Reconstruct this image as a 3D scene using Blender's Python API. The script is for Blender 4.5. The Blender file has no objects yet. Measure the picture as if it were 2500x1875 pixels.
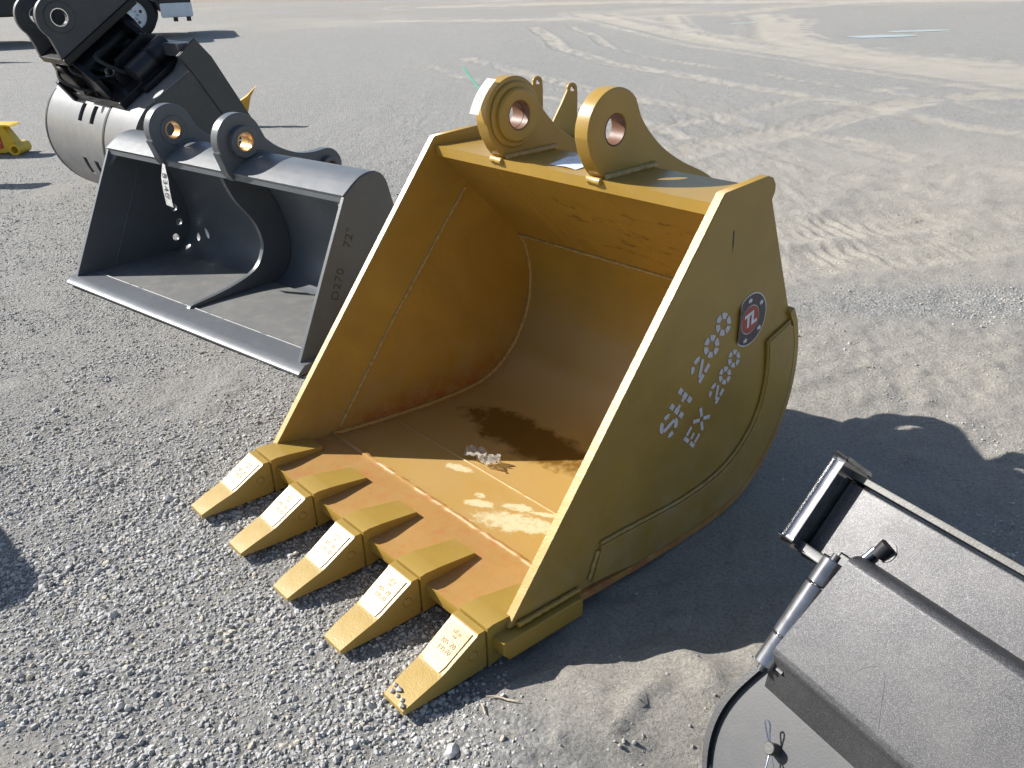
import bpy, bmesh, math, random
import numpy as np
from mathutils import Vector, Matrix, Euler, Quaternion

random.seed(7)
rng = np.random.default_rng(11)
R = math.radians
PI = math.pi
S = bpy.context.scene
C = S.collection

# ------------------------------------------------------------------ camera
CAM_H = 1.4147
cam_d = bpy.data.cameras.new('camera')
cam_d.sensor_width = 36.0
cam_d.lens = 36.0 * 2048.07 / 2500.0
cam_d.clip_start = 0.05
cam_d.clip_end = 3000
cam = bpy.data.objects.new('camera', cam_d)
C.objects.link(cam)
_p, _r = 0.4703, -0.0304
_F = Vector((0, math.cos(_p), -math.sin(_p)))
_R = Vector((1, 0, 0)); _U = Vector((0, math.sin(_p), math.cos(_p)))
_R2 = math.cos(_r) * _R + math.sin(_r) * _U
_U2 = -math.sin(_r) * _R + math.cos(_r) * _U
cam.matrix_world = Matrix(((_R2.x, _U2.x, -_F.x, 0), (_R2.y, _U2.y, -_F.y, 0), (_R2.z, _U2.z, -_F.z, CAM_H), (0, 0, 0, 1)))
S.camera = cam

# ------------------------------------------------------------------ sky, sun, exposure
SUN_EL, SUN_AZ = 35.0, 161.0        # azimuth counted from +X towards +Y
w = bpy.data.worlds.new('World'); S.world = w; w.use_nodes = True
nt = w.node_tree; nt.nodes.clear()
sky = nt.nodes.new('ShaderNodeTexSky'); sky.sky_type = 'NISHITA'; sky.sun_disc = False
sky.sun_elevation = R(SUN_EL); sky.sun_rotation = R((90 - SUN_AZ) % 360)
sky.air_density = 1.0; sky.dust_density = 1.2; sky.ozone_density = 1.0; sky.altitude = 200
bg = nt.nodes.new('ShaderNodeBackground'); bg.inputs['Strength'].default_value = 0.078
wo = nt.nodes.new('ShaderNodeOutputWorld')
nt.links.new(sky.outputs[0], bg.inputs[0]); nt.links.new(bg.outputs[0], wo.inputs[0])
sl = bpy.data.lights.new('sun', 'SUN'); sl.energy = 4.9; sl.angle = R(0.53); sl.color = (1.0, 0.962, 0.905)
sun = bpy.data.objects.new('sun', sl); C.objects.link(sun)
_d = Vector((math.cos(R(SUN_EL)) * math.cos(R(SUN_AZ)), math.cos(R(SUN_EL)) * math.sin(R(SUN_AZ)), math.sin(R(SUN_EL))))
sun.rotation_euler = _d.to_track_quat('Z', 'Y').to_euler(); sun.location = (-6, 3, 6)
S.view_settings.view_transform = 'Standard'; S.view_settings.look = 'None'
S.view_settings.gamma = 1.0; S.view_settings.use_curve_mapping = False
S.view_settings.exposure = 0.90

# ------------------------------------------------------------------ material helpers
YEL = (.335, .207, .037)
def newmat(name):
    m = bpy.data.materials.new(name); m.use_nodes = True
    t = m.node_tree; t.nodes.clear()
    out = t.nodes.new('ShaderNodeOutputMaterial'); b = t.nodes.new('ShaderNodeBsdfPrincipled')
    t.links.new(b.outputs[0], out.inputs[0])
    return m, t, b
class NT:
    """small helper to wire node trees"""
    def __init__(s, t): s.t = t
    def n(s, typ, **kw):
        x = s.t.nodes.new(typ)
        for k, v in kw.items(): setattr(x, k, v)
        return x
    def l(s, a, b): s.t.links.new(a, b)
    def coord(s): return s.n('ShaderNodeTexCoord').outputs['Object']
    def mapp(s, vec, scale=(1, 1, 1), loc=(0, 0, 0), rot=(0, 0, 0)):
        m = s.n('ShaderNodeMapping'); s.l(vec, m.inputs[0])
        m.inputs['Scale'].default_value = scale; m.inputs['Location'].default_value = loc; m.inputs['Rotation'].default_value = rot
        return m.outputs[0]
    def noise(s, vec, scale, detail=4, rough=.55, dist=0):
        x = s.n('ShaderNodeTexNoise'); s.l(vec, x.inputs['Vector'])
        x.inputs['Scale'].default_value = scale; x.inputs['Detail'].default_value = detail
        x.inputs['Roughness'].default_value = rough; x.inputs['Distortion'].default_value = dist
        return x.outputs['Fac']
    def voro(s, vec, scale, feature='F1', out='Distance', rnd=1):
        x = s.n('ShaderNodeTexVoronoi', feature=feature); s.l(vec, x.inputs['Vector']); x.inputs['Scale'].default_value = scale
        x.inputs['Randomness'].default_value = rnd
        return x.outputs[out]
    def ramp(s, fac, a, b, ca=(0, 0, 0, 1), cb=(1, 1, 1, 1)):
        x = s.n('ShaderNodeValToRGB'); s.l(fac, x.inputs[0])
        x.color_ramp.elements[0].position = a; x.color_ramp.elements[0].color = ca
        x.color_ramp.elements[1].position = b; x.color_ramp.elements[1].color = cb
        return x.outputs[0]
    def mix(s, fac, a, b, blend='MIX'):
        x = s.n('ShaderNodeMix', data_type='RGBA', blend_type=blend)
        for sock, v in ((x.inputs[0], fac), (x.inputs[6], a), (x.inputs[7], b)):
            if isinstance(v, (int, float)): sock.default_value = v
            elif isinstance(v, tuple): sock.default_value = v if len(v) == 4 else (*v, 1)
            else: s.l(v, sock)
        return x.outputs[2]
    def math(s, op, a, b=0, clamp=False):
        x = s.n('ShaderNodeMath', operation=op, use_clamp=clamp)
        for sock, v in ((x.inputs[0], a), (x.inputs[1], b)):
            if isinstance(v, (int, float)): sock.default_value = v
            else: s.l(v, sock)
        return x.outputs[0]
    def bump(s, h, strength, dist, prev=None):
        x = s.n('ShaderNodeBump'); s.l(h, x.inputs['Height'])
        x.inputs['Strength'].default_value = strength; x.inputs['Distance'].default_value = dist
        if prev is not None: s.l(prev, x.inputs['Normal'])
        return x.outputs[0]
def simple(name, col, rough=.5, metal=0., var=.12, vscale=8, bump=0., bscale=300, spec=.5, coat=0.):
    m, t, b = newmat(name); k = NT(t); co = k.coord()
    f = k.ramp(k.noise(co, vscale, 5), .3, .7)
    dark = tuple(c * (1 - var) for c in col); lite = tuple(min(1, c * (1 + var)) for c in col)
    k.l(k.mix(f, dark, lite), b.inputs['Base Color'])
    b.inputs['Roughness'].default_value = rough; b.inputs['Metallic'].default_value = metal
    b.inputs['Specular IOR Level'].default_value = spec; b.inputs['Coat Weight'].default_value = coat
    if bump: k.l(k.bump(k.noise(co, bscale, 2), bump, .002), b.inputs['Normal'])
    return m
def paint(name, col, rough=.34, rust=0.0, rustcol=(.32, .12, .035), dirt=.15, spec=.5, orange=.15, dirtcol=None, speck=None, hazy=0.0, rscale=7, scuff=0.25, clean=None):
    """sprayed metal paint: slow tone drift, dust, rust blooms, orange peel"""
    m, t, b = newmat(name); k = NT(t); co = k.coord()
    big = k.noise(co, 3.1, 4, .6, .6)
    base = k.mix(k.ramp(big, .35, .7), tuple(c * .9 for c in col), tuple(min(1, c * 1.06) for c in col))
    dcol = dirtcol or tuple(.55 * c + .45 * g for c, g in zip(col, (.3, .27, .22)))
    dn = k.math('MULTIPLY', k.ramp(k.noise(co, 14, 8, .7, .3), .48, .75), dirt * 2)
    base = k.mix(dn, base, dcol)
    # fine run marks / streaks
    st = k.ramp(k.noise(k.mapp(co, (60, 60, 4)), 1.0, 3), .62, .72)
    base = k.mix(k.math('MULTIPLY', st, scuff * .25), base, tuple(c * .62 for c in col))
    if rust:
        rn = k.noise(co, rscale, 9, .74, .4); fine = k.noise(co, 120, 4, .7)
        rm = k.ramp(k.math('ADD', k.math('MULTIPLY', rn, .7), k.math('MULTIPLY', fine, .3)), .62 - .22 * rust, .72 - .14 * rust)
        base = k.mix(k.math('MULTIPLY', rm, min(1, .35 + rust * .6)), base, rustcol)
    if speck:
        sp = k.noise(co, 210, 6, .8); base = k.mix(k.math('MULTIPLY', k.ramp(sp, .58, .66), .8), base, speck)
    if clean:
        sx = k.n('ShaderNodeSeparateXYZ'); k.l(co, sx.inputs[0])
        ends = k.math('MAXIMUM', k.math('LESS_THAN', sx.outputs[0], clean[0]), k.math('GREATER_THAN', sx.outputs[0], clean[1]))
        ends = k.math('MAXIMUM', ends, k.ramp(sx.outputs[1], .0, .012, (1, 1, 1, 1), (0, 0, 0, 1)) if False else k.math('LESS_THAN', sx.outputs[1], -.0355))
        base = k.mix(ends, base, YEL)
    k.l(base, b.inputs['Base Color'])
    rr = k.math('ADD', rough - .06, k.math('MULTIPLY', k.noise(co, 22, 6, .65), .16))
    k.l(rr, b.inputs['Roughness'])
    b.inputs['Specular IOR Level'].default_value = spec
    if hazy:
        b.inputs['Sheen Weight'].default_value = hazy
    h = k.math('ADD', k.math('MULTIPLY', k.noise(co, 230, 2, .5), .5), k.math('MULTIPLY', k.noise(co, 9, 3, .5), 1.2))
    k.l(k.bump(h, orange, .0035), b.inputs['Normal'])
    return m

MAT = {}
MAT['yellow'] = paint('yellow_paint', YEL, rough=.31, rust=.0, dirt=.10, spec=.5)
MAT['yellow_tooth'] = paint('yellow_tooth_paint', (.355, .235, .052), rough=.33, rust=.0, dirt=.10, orange=.25)
MAT['yellow_edge'] = paint('yellow_edge_paint', (.42, .275, .08), rough=.36, rust=.0, dirt=.08, orange=.35)
MAT['weld'] = simple('painted_weld', (.36, .245, .085), rough=.5, var=.3, vscale=90, bump=.8, bscale=160)
MAT['lip'] = paint('rusty_lip_paint', (.365, .208, .06), rough=.5, rust=.55, rustcol=(.38, .13, .04), dirt=.25, rscale=24, dirtcol=(.40, .24, .12), speck=(.27, .085, .03), clean=(0.005, 1.081))
MAT['bore'] = paint('shaded_rusty_bore', (.13, .058, .03), rough=.5, rust=.7, rustcol=(.16, .06, .03), dirt=.2, rscale=30)  # rust colour darkened to hold the shade inside the bores
MAT['grey'] = paint('gunmetal_paint', (.088, .097, .107), rough=.36, dirt=.10, spec=.5, dirtcol=(.16, .155, .145), orange=.3)
MAT['greyfloor'] = paint('worn_gunmetal_floor', (.15, .152, .15), rough=.5, rust=.40, rustcol=(.255, .24, .205), dirt=.4, dirtcol=(.215, .21, .19), rscale=3)
MAT['greytop'] = paint('gunmetal_pale', (.112, .122, .134), rough=.36, dirt=.12, dirtcol=(.2, .195, .185), orange=.3)  # paler copy of the gunmetal for shell, top rail and cutting edge
MAT['brass'] = simple('bronze_bushing', (.55, .33, .13), rough=.35, metal=.75, var=.25, vscale=60)
MAT['dark'] = paint('dark_charcoal_paint', (.042, .043, .046), rough=.42, dirt=.12, dirtcol=(.10, .095, .09), orange=.08)
MAT['dark_plate'] = paint('dark_grey_plate', (.062, .060, .055), rough=.46, dirt=.12, dirtcol=(.13, .12, .11), orange=.25)
MAT['barrel'] = paint('barrel_grey', (.13, .132, .137), rough=.36, dirt=.40, dirtcol=(.185, .172, .148), orange=.2)
MAT['black'] = simple('black_steel', (.014, .014, .016), rough=.4, var=.3, vscale=30, bump=.2)
MAT['matte'] = simple('matte_black_steel', (.011, .011, .013), rough=.30, var=.4, vscale=25, bump=.1, spec=.25)
MAT['rubber'] = simple('black_rubber', (.018, .018, .019), rough=.75, var=.25, vscale=20, bump=.3)
MAT['steel'] = simple('chromed_rod', (.62, .62, .64), rough=.2, metal=1, var=.06)
MAT['pipe'] = simple('glossy_dark_pipe', (.26, .26, .265), rough=.17, metal=.8, var=.25, vscale=40, spec=.7, bump=.08, bscale=60)
MAT['white'] = simple('white_enamel', (.66, .69, .72), rough=.35, var=.06)
MAT['paper'] = simple('white_paper', (.86, .86, .84), rough=.65, var=.03)
MAT['paperblue'] = simple('paper_under_film', (.62, .70, .83), rough=.25, var=.05)
MAT['ink'] = simple('dark_ink', (.03, .03, .045), rough=.6, var=.1)
MAT['stencil'] = None
MAT['decal_black'] = simple('decal_black', (.045, .04, .05), rough=.45, var=.08)
MAT['decal_red'] = simple('decal_red', (.33, .05, .035), rough=.45, var=.08)
MAT['decal_white'] = simple('decal_white', (.66, .66, .68), rough=.5, var=.04)
MAT['stamp'] = simple('stamped_recess', (.34, .20, .05), rough=.5, var=.2, vscale=80)
MAT['textgrey'] = simple('burnt_marking', (.035, .033, .031), rough=.6, var=.4, vscale=150)
MAT['jack_yellow'] = simple('jack_yellow', (.62, .42, .02), rough=.4, var=.12)
MAT['jack_red'] = simple('label_red', (.42, .03, .03), rough=.4, var=.1)
MAT['spike'] = simple('orange_yellow_steel', (.62, .33, .03), rough=.4, var=.2)
MAT['green_paint'] = simple('green_marking_paint', (.10, .34, .24), rough=.8, var=.3, vscale=40)
MAT['red_machine'] = simple('dull_red_paint', (.18, .02, .02), rough=.5, var=.2)

def side_mat():
    m, t, b = newmat('bucket_side_paint'); k = NT(t); co = k.coord()
    big = k.noise(co, 2.6, 6, .6, .8); blot = k.noise(co, 9, 7, .7, .4)
    base = k.mix(k.ramp(big, .34, .68), tuple(c * .80 for c in YEL), tuple(c * 1.10 for c in YEL))
    base = k.mix(k.math('MULTIPLY', k.ramp(blot, .50, .72), .45), base, (.30, .20, .065))
    sx = k.n('ShaderNodeSeparateXYZ'); k.l(co, sx.inputs[0]); X, Y, Z = sx.outputs
    # thin drips and handling scratches
    dr = k.ramp(k.noise(k.mapp(co, (40, 42, 2.2)), 1.0, 4, .6), .66, .74)
    base = k.mix(k.math('MULTIPLY', dr, .28), base, tuple(c * .55 for c in YEL))
    for rot, sc in (((.6, 0, 0), (30, 170, 5)), ((-.9, 0, 0), (30, 210, 7))):
        q = k.ramp(k.noise(k.mapp(co, sc, (1, 2, 3), rot), 1.0, 2, .5), .735, .765)
        base = k.mix(k.math('MULTIPLY', q, .5), base, (.20, .12, .04))
    sp = k.ramp(k.noise(co, 75, 6, .8), .685, .72); base = k.mix(k.math('MULTIPLY', sp, .7), base, (.17, .085, .03))
    du = k.math('MULTIPLY', k.ramp(Z, .02, .34, (1, 1, 1, 1), (0, 0, 0, 1)), k.ramp(k.noise(co, 12, 8, .75), .40, .66))
    base = k.mix(k.math('MULTIPLY', du, .5), base, (.34, .28, .20))
    # rust bleeding up from the floor weld on the inner faces
    inner_face = k.math('LESS_THAN', k.math('ABSOLUTE', k.math('SUBTRACT', X, .543)), .5212)
    rb = k.math('MULTIPLY', k.ramp(k.math('ADD', Z, k.math('MULTIPLY', k.noise(co, 9, 7, .7), .10)), .10, .19, (1, 1, 1, 1), (0, 0, 0, 1)), k.ramp(k.noise(co, 26, 7, .75), .34, .58))
    rb = k.math('MULTIPLY', rb, k.ramp(Y, .16, .30)); base = k.mix(k.math('MULTIPLY', k.math('MULTIPLY', rb, inner_face), .85), base, (.27, .075, .028))
    k.l(base, b.inputs['Base Color'])
    k.l(k.math('ADD', .27, k.math('MULTIPLY', blot, .26)), b.inputs['Roughness'])
    h = k.math('ADD', k.math('MULTIPLY', k.noise(co, 230, 2, .5), .5), k.math('MULTIPLY', k.noise(co, 5, 4, .5), 2.4))
    k.l(k.bump(h, .16, .0035), b.inputs['Normal']); return m
MAT['side'] = side_mat()
# stencil spray paint: soft edges are broken up with thin coverage
def stencil_mat():
    m, t, b = newmat('stencil_spray'); k = NT(t); co = k.coord()
    f = k.ramp(k.noise(co, 130, 6, .7), .30, .52)
    k.l(k.mix(f, (.47, .44, .43), (.55, .52, .555)), b.inputs['Base Color']); b.inputs['Roughness'].default_value = .6
    return m
MAT['stencil'] = stencil_mat()

# black metallic powder coat with glittering flake
def flake_mat():
    m, t, b = newmat('black_flake_paint'); k = NT(t); co = k.coord()
    fl = k.voro(co, 1300, 'F1', 'Color')
    sep = k.n('ShaderNodeSeparateColor'); k.l(fl, sep.inputs[0])
    hit = k.ramp(sep.outputs[0], .60, 1.0)
    base = k.mix(hit, (.040, .040, .043), (.150, .152, .158))
    dust = k.ramp(k.noise(co, 6, 7, .65), .42, .72)
    base = k.mix(k.math('MULTIPLY', dust, .25), base, (.15, .145, .135))
    scr = k.ramp(k.noise(k.mapp(co, (140, 9, 30), (0, 0, 0), (.3, .2, .7)), 1.0, 3, .6), .70, .76)
    base = k.mix(k.math('MULTIPLY', scr, .4), base, (.19, .185, .18))
    k.l(base, b.inputs['Base Color'])
    b.inputs['Metallic'].default_value = .5
    k.l(k.math('ADD', .30, k.math('MULTIPLY', k.noise(co, 9, 6, .7), .22)), b.inputs['Roughness'])
    k.l(k.bump(sep.outputs[1], .45, .0012), b.inputs['Normal'])
    return m
MAT['flake'] = flake_mat()

# inside of the yellow bucket: painted, rust bloom near the welds, wet patch, bare primer patches
def shell_mat():
    m, t, b = newmat('bucket_interior_paint'); k = NT(t); co = k.coord()
    big = k.noise(co, 3.0, 4, .6, .6)
    base = k.mix(k.ramp(big, .35, .7), tuple(c * .88 for c in YEL), tuple(c * 1.06 for c in YEL))
    sx = k.n('ShaderNodeSeparateXYZ'); k.l(co, sx.inputs[0]); X, Y, Z = sx.outputs
    warp = k.math('MULTIPLY', k.math('SUBTRACT', k.noise(co, 16, 6, .65), .5), 1.5)
    warp2 = k.math('MULTIPLY', k.math('SUBTRACT', k.noise(k.mapp(co, (1, 1, 1), (3, 1, 0), (0, 0, .8)), 34, 8, .7), .5), 1.5)
    def ell(cx, cy, rx, ry, ang, wob):
        dx = k.math('SUBTRACT', X, cx); dy = k.math('SUBTRACT', Y, cy); c, s = math.cos(ang), math.sin(ang)
        a = k.math('ADD', k.math('MULTIPLY', dx, c / rx), k.math('MULTIPLY', dy, s / rx))
        e = k.math('ADD', k.math('MULTIPLY', dx, -s / ry), k.math('MULTIPLY', dy, c / ry))
        r = k.math('SQRT', k.math('ADD', k.math('MULTIPLY', a, a), k.math('MULTIPLY', e, e)))
        return k.math('ADD', r, wob)
    low = k.ramp(Z, .09, .13, (1, 1, 1, 1), (0, 0, 0, 1))
    # worn floor, dusty pinkish tan
    worn = k.math('MULTIPLY', low, k.ramp(k.noise(co, 5, 7, .7, .5), .30, .66))
    base = k.mix(k.math('MULTIPLY', low, .55), base, (.48, .295, .085))
    base = k.mix(k.math('MULTIPLY', worn, .45), base, (.43, .285, .145))
    # brown scuffs on the back
    mk = k.ramp(k.noise(k.mapp(co, (9, 26, 26), (0, 0, 0), (0.4, .3, .6)), 1.6, 6, .75, .6), .56, .615)
    hi = k.ramp(Z, .40, .62); rightside = k.ramp(X, .3, .5)
    base = k.mix(k.math('MULTIPLY', k.math('MULTIPLY', mk, k.math('MULTIPLY', hi, rightside)), .75), base, (.12, .055, .02))
    # rust in the corners by the side plates
    edge = k.ramp(k.math('ABSOLUTE', k.math('SUBTRACT', X, .543)), .47, .53)
    lowrust = k.ramp(Z, .12, .26, (1, 1, 1, 1), (0, 0, 0, 1))
    rm = k.math('MULTIPLY', k.math('MULTIPLY', edge, lowrust), k.ramp(k.noise(co, 18, 8, .75), .35, .6))
    base = k.mix(k.math('MULTIPLY', rm, .8), base, (.30, .085, .03))
    fine = k.ramp(k.noise(co, 45, 8, .8), .66, .74)
    base = k.mix(k.math('MULTIPLY', k.math('MULTIPLY', fine, low), .55), base, (.40, .14, .04))
    bw = k.math('MULTIPLY', k.math('MULTIPLY', k.ramp(Y, .80, .98), k.ramp(Z, .22, .46, (1, 1, 1, 1), (0, 0, 0, 1))), k.ramp(k.noise(k.mapp(co, (2, 9, 9)), 1.0, 6, .65), .25, .60))
    base = k.mix(k.math('MULTIPLY', bw, .32), base, (.36, .285, .185))
    # pale primer showing through
    pr = None
    for (cx, cy, rx, ry, an) in ((.775, .318, .125, .052, .62), (.63, .30, .05, .022, .55), (.71, .37, .055, .02, .6), (.79, .405, .05, .012, .6), (.43, .385, .05, .02, .3), (.60, .33, .02, .014, .2)):
        q = k.ramp(k.math('ADD', ell(cx, cy, rx, ry, an, warp), warp2), .70, 1.08, (1, 1, 1, 1), (0, 0, 0, 1))
        pr = q if pr is None else k.math('MAXIMUM', pr, q)
    pr = k.math('MULTIPLY', pr, low)
    base = k.mix(k.math('MULTIPLY', pr, k.ramp(k.noise(co, 60, 6, .75), .30, .48)), base, (.58, .51, .31))
    # wet oily patch
    wet = k.ramp(ell(.44, .675, .33, .105, .02, k.math('MULTIPLY', warp, .8)), .70, 1.02, (1, 1, 1, 1), (0, 0, 0, 1))
    wet = k.math('MULTIPLY', wet, low)
    base = k.mix(k.math('MULTIPLY', wet, .88), base, (.13, .062, .008))
    k.l(base, b.inputs['Base Color'])
    ro = k.math('ADD', .30, k.math('MULTIPLY', k.noise(co, 22, 6, .65), .16))
    ro = k.math('ADD', ro, k.math('MULTIPLY', low, .14))
    ro = k.math('SUBTRACT', ro, k.math('MULTIPLY', wet, .38), True)
    k.l(k.math('MAXIMUM', ro, .07), b.inputs['Roughness'])
    h = k.math('ADD', k.math('MULTIPLY', k.noise(co, 230, 2, .5), .5), k.math('MULTIPLY', k.noise(co, 7, 3, .5), 2.0))
    k.l(k.bump(h, .14, .0035), b.inputs['Normal'])
    return m
MAT['shell'] = shell_mat()

# ------------------------------------------------------------------ mesh helpers
def link(o, parent=None):
    C.objects.link(o)
    if parent is not None: o.parent = parent
    return o
def finish(me, mat, smooth=35):
    if mat is not None:
        me.materials.clear(); me.materials.append(MAT[mat] if isinstance(mat, str) else mat)
    if smooth:
        for p in me.polygons: p.use_smooth = True
        me.set_sharp_from_angle(angle=R(smooth))
def obj(name, bm, mat, parent=None, smooth=35, bevel=0, seg=2):
    if bevel:
        ed = [e for e in bm.edges if len(e.link_faces) == 2 and e.calc_face_angle(0) > R(30)]
        if ed: bmesh.ops.bevel(bm, geom=ed, offset=bevel, segments=seg, affect='EDGES', profile=.6, clamp_overlap=True)
    bmesh.ops.recalc_face_normals(bm, faces=bm.faces)
    me = bpy.data.meshes.new(name); bm.to_mesh(me); bm.free(); finish(me, mat, smooth)
    o = link(bpy.data.objects.new(name, me), parent)
    if bevel: crisp(o)
    return o
def crisp(o):
    m = o.modifiers.new('weighted_normals', 'WEIGHTED_NORMAL'); m.keep_sharp = True; m.weight = 90
    return o
def empty(name, loc, rz=0, label=None, cat=None, group=None):
    o = bpy.data.objects.new(name, None); o.empty_display_size = .1; o.location = loc; o.rotation_euler = (0, 0, rz)
    C.objects.link(o); tag(o, label, cat, group); return o
def tag(o, label=None, cat=None, group=None, kind=None):
    for k_, v_ in (('label', label), ('category', cat), ('group', group), ('kind', kind)):
        if v_: o[k_] = v_
    return o
# in a thing's own frame: X = across (left to right), Y = away, Z = up; profiles are (y, z)
UZ = Matrix(((0, 0, 1, 0), (1, 0, 0, 0), (0, 1, 0, 0), (0, 0, 0, 1)))
def plate_mesh(outer, holes, t, bev=.002, res=1):
    cu = bpy.data.curves.new('tmp', 'CURVE'); cu.dimensions = '2D'; cu.fill_mode = 'BOTH'
    for pts in [outer] + list(holes):
        sp = cu.splines.new('POLY'); sp.points.add(len(pts) - 1); sp.use_cyclic_u = True
        for i, (x, y) in enumerate(pts): sp.points[i].co = (x, y, 0, 1)
    cu.extrude = max(t / 2 - bev, 1e-5); cu.bevel_depth = bev; cu.bevel_resolution = res; cu.offset = -bev
    o = bpy.data.objects.new('tmp', cu); me = bpy.data.meshes.new_from_object(o)
    bpy.data.objects.remove(o); bpy.data.curves.remove(cu)
    return me
def plate(name, outer, holes, v0, v1, mat, parent, bev=.002, M=None):
    """plate whose outline lies in the (y, z) plane, from x = v0 to x = v1"""
    me = plate_mesh(outer, holes, v1 - v0, bev)
    me.transform(Matrix.Translation(((v0 + v1) / 2, 0, 0)) @ UZ if M is None else M)
    bm = bmesh.new(); bm.from_mesh(me); bmesh.ops.remove_doubles(bm, verts=bm.verts, dist=1e-5); bm.to_mesh(me); bm.free()
    finish(me, mat, 50)
    return crisp(link(bpy.data.objects.new(name, me), parent))
def text_mesh(txt, size, ext=.0008, space=1.0, shear=0, offset=0):
    cu = bpy.data.curves.new('tmp', 'FONT'); cu.body = txt; cu.size = size; cu.extrude = ext; cu.space_character = space
    cu.align_x = 'CENTER'; cu.align_y = 'CENTER'; cu.shear = shear; cu.offset = offset; cu.resolution_u = 3
    o = bpy.data.objects.new('tmp', cu); me = bpy.data.meshes.new_from_object(o)
    bpy.data.objects.remove(o); bpy.data.curves.remove(cu); return me
def arc(cx, cy, r, a0, a1, n):
    return [(cx + r * math.cos(R(a0 + (a1 - a0) * i / n)), cy + r * math.sin(R(a0 + (a1 - a0) * i / n))) for i in range(n + 1)]
def circle(cx, cy, r, n=28): return arc(cx, cy, r, 0, 360, n)[:-1]
def smoothline(pts, n=6):
    """Catmull-Rom through points"""
    P = [Vector(p) for p in pts]; out = []
    for i in range(len(P) - 1):
        p0 = P[max(i - 1, 0)]; p1 = P[i]; p2 = P[i + 1]; p3 = P[min(i + 2, len(P) - 1)]
        for j in range(n):
            t = j / n
            out.append(.5 * ((2 * p1) + (p2 - p0) * t + (2 * p0 - 5 * p1 + 4 * p2 - p3) * t * t + (3 * p1 - p0 - 3 * p2 + p3) * t ** 3))
    out.append(P[-1]); return [tuple(p) for p in out]
def box_bm(bm, x0, x1, y0, y1, z0, z1, M=None):
    g = bmesh.ops.create_cube(bm, size=1)['verts']
    for v in g:
        v.co = Vector((x0 + (v.co.x + .5) * (x1 - x0), y0 + (v.co.y + .5) * (y1 - y0), z0 + (v.co.z + .5) * (z1 - z0)))
        if M is not None: v.co = M @ v.co
    return g
def box(name, x0, x1, y0, y1, z0, z1, mat, parent, bevel=.004, M=None):
    bm = bmesh.new(); box_bm(bm, x0, x1, y0, y1, z0, z1, M); return obj(name, bm, mat, parent, bevel=bevel)
def tube_bm(bm, pts, rad, n=10, cap=True, jit=0):
    P = [Vector(p) for p in pts]; rings = []
    rad = rad if isinstance(rad, (list, tuple)) else [rad] * len(P)
    up = None
    for i, p in enumerate(P):
        d = (P[min(i + 1, len(P) - 1)] - P[max(i - 1, 0)]).normalized()
        if up is None:
            up = Vector((0, 0, 1)) if abs(d.z) < .9 else Vector((1, 0, 0))
        a = d.cross(up).normalized(); b = a.cross(d).normalized(); up = b
        rr = rad[i] * (1 + (random.uniform(-jit, jit) if jit else 0))
        rings.append([bm.verts.new(p + rr * (math.cos(2 * PI * k / n) * a + math.sin(2 * PI * k / n) * b)) for k in range(n)])
    for i in range(len(rings) - 1):
        for k in range(n):
            bm.faces.new((rings[i][k], rings[i][(k + 1) % n], rings[i + 1][(k + 1) % n], rings[i + 1][k]))
    if cap:
        bm.faces.new(rings[0]); bm.faces.new(rings[-1])
def tube(name, pts, rad, mat, parent, n=12, jit=0, smooth=40):
    bm = bmesh.new(); tube_bm(bm, pts, rad, n, True, jit); return obj(name, bm, mat, parent, smooth=smooth)
def bead(name, pts, r, mat, parent, step=.008):
    """weld bead: rippled half-buried tube along a polyline"""
    P = [Vector(p) for p in pts]; out = []
    for a, b in zip(P[:-1], P[1:]):
        n = max(1, int((b - a).length / step))
        for i in range(n): out.append(a.lerp(b, i / n))
    out.append(P[-1])
    bm = bmesh.new()
    rad = [r * (1 + .07 * math.sin(i * 1.9) + random.uniform(-.07, .07)) for i in range(len(out))]
    out = [p + Vector((random.uniform(-1, 1), random.uniform(-1, 1), random.uniform(-1, 1))) * r * .05 for p in out]
    tube_bm(bm, out, rad, 6); return obj(name, bm, mat, parent, smooth=60)
def ring(name, x0, x1, cy, cz, r0, r1, mat, parent, n=40, M=None, ch=.003):
    """hollow cylinder (axis along x) with chamfered rims"""
    prof = [(x0, r0), (x0, r1 - ch), (x0 + ch, r1), (x1 - ch, r1), (x1, r1 - ch), (x1, r0 + ch * .5), (x1 - ch * .5, r0), (x0, r0)]
    bm = bmesh.new(); rows = []
    for (x, r_) in prof[:-1]:
        rows.append([bm.verts.new((x, cy + r_ * math.cos(2 * PI * k / n), cz + r_ * math.sin(2 * PI * k / n))) for k in range(n)])
    L = len(rows)
    for i in range(L):
        for k in range(n):
            bm.faces.new((rows[i][k], rows[i][(k + 1) % n], rows[(i + 1) % L][(k + 1) % n], rows[(i + 1) % L][k]))
    if M is not None: bm.transform(M)
    return obj(name, bm, mat, parent, smooth=35)
def disc(name, x0, x1, cy, cz, r, mat, parent, n=24, ch=.0015, M=None):
    bm = bmesh.new(); rows = []
    for (x, q) in ((x0, r), (x1 - ch, r), (x1, r - ch)):
        rows.append([bm.verts.new((x, cy + q * math.cos(2 * PI * k / n), cz + q * math.sin(2 * PI * k / n))) for k in range(n)])
    for i in range(2):
        for k in range(n): bm.faces.new((rows[i][k], rows[i][(k + 1) % n], rows[i + 1][(k + 1) % n], rows[i + 1][k]))
    bm.faces.new(rows[0]); bm.faces.new(rows[-1])
    if M is not None: bm.transform(M)
    return obj(name, bm, mat, parent, smooth=35)
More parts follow.
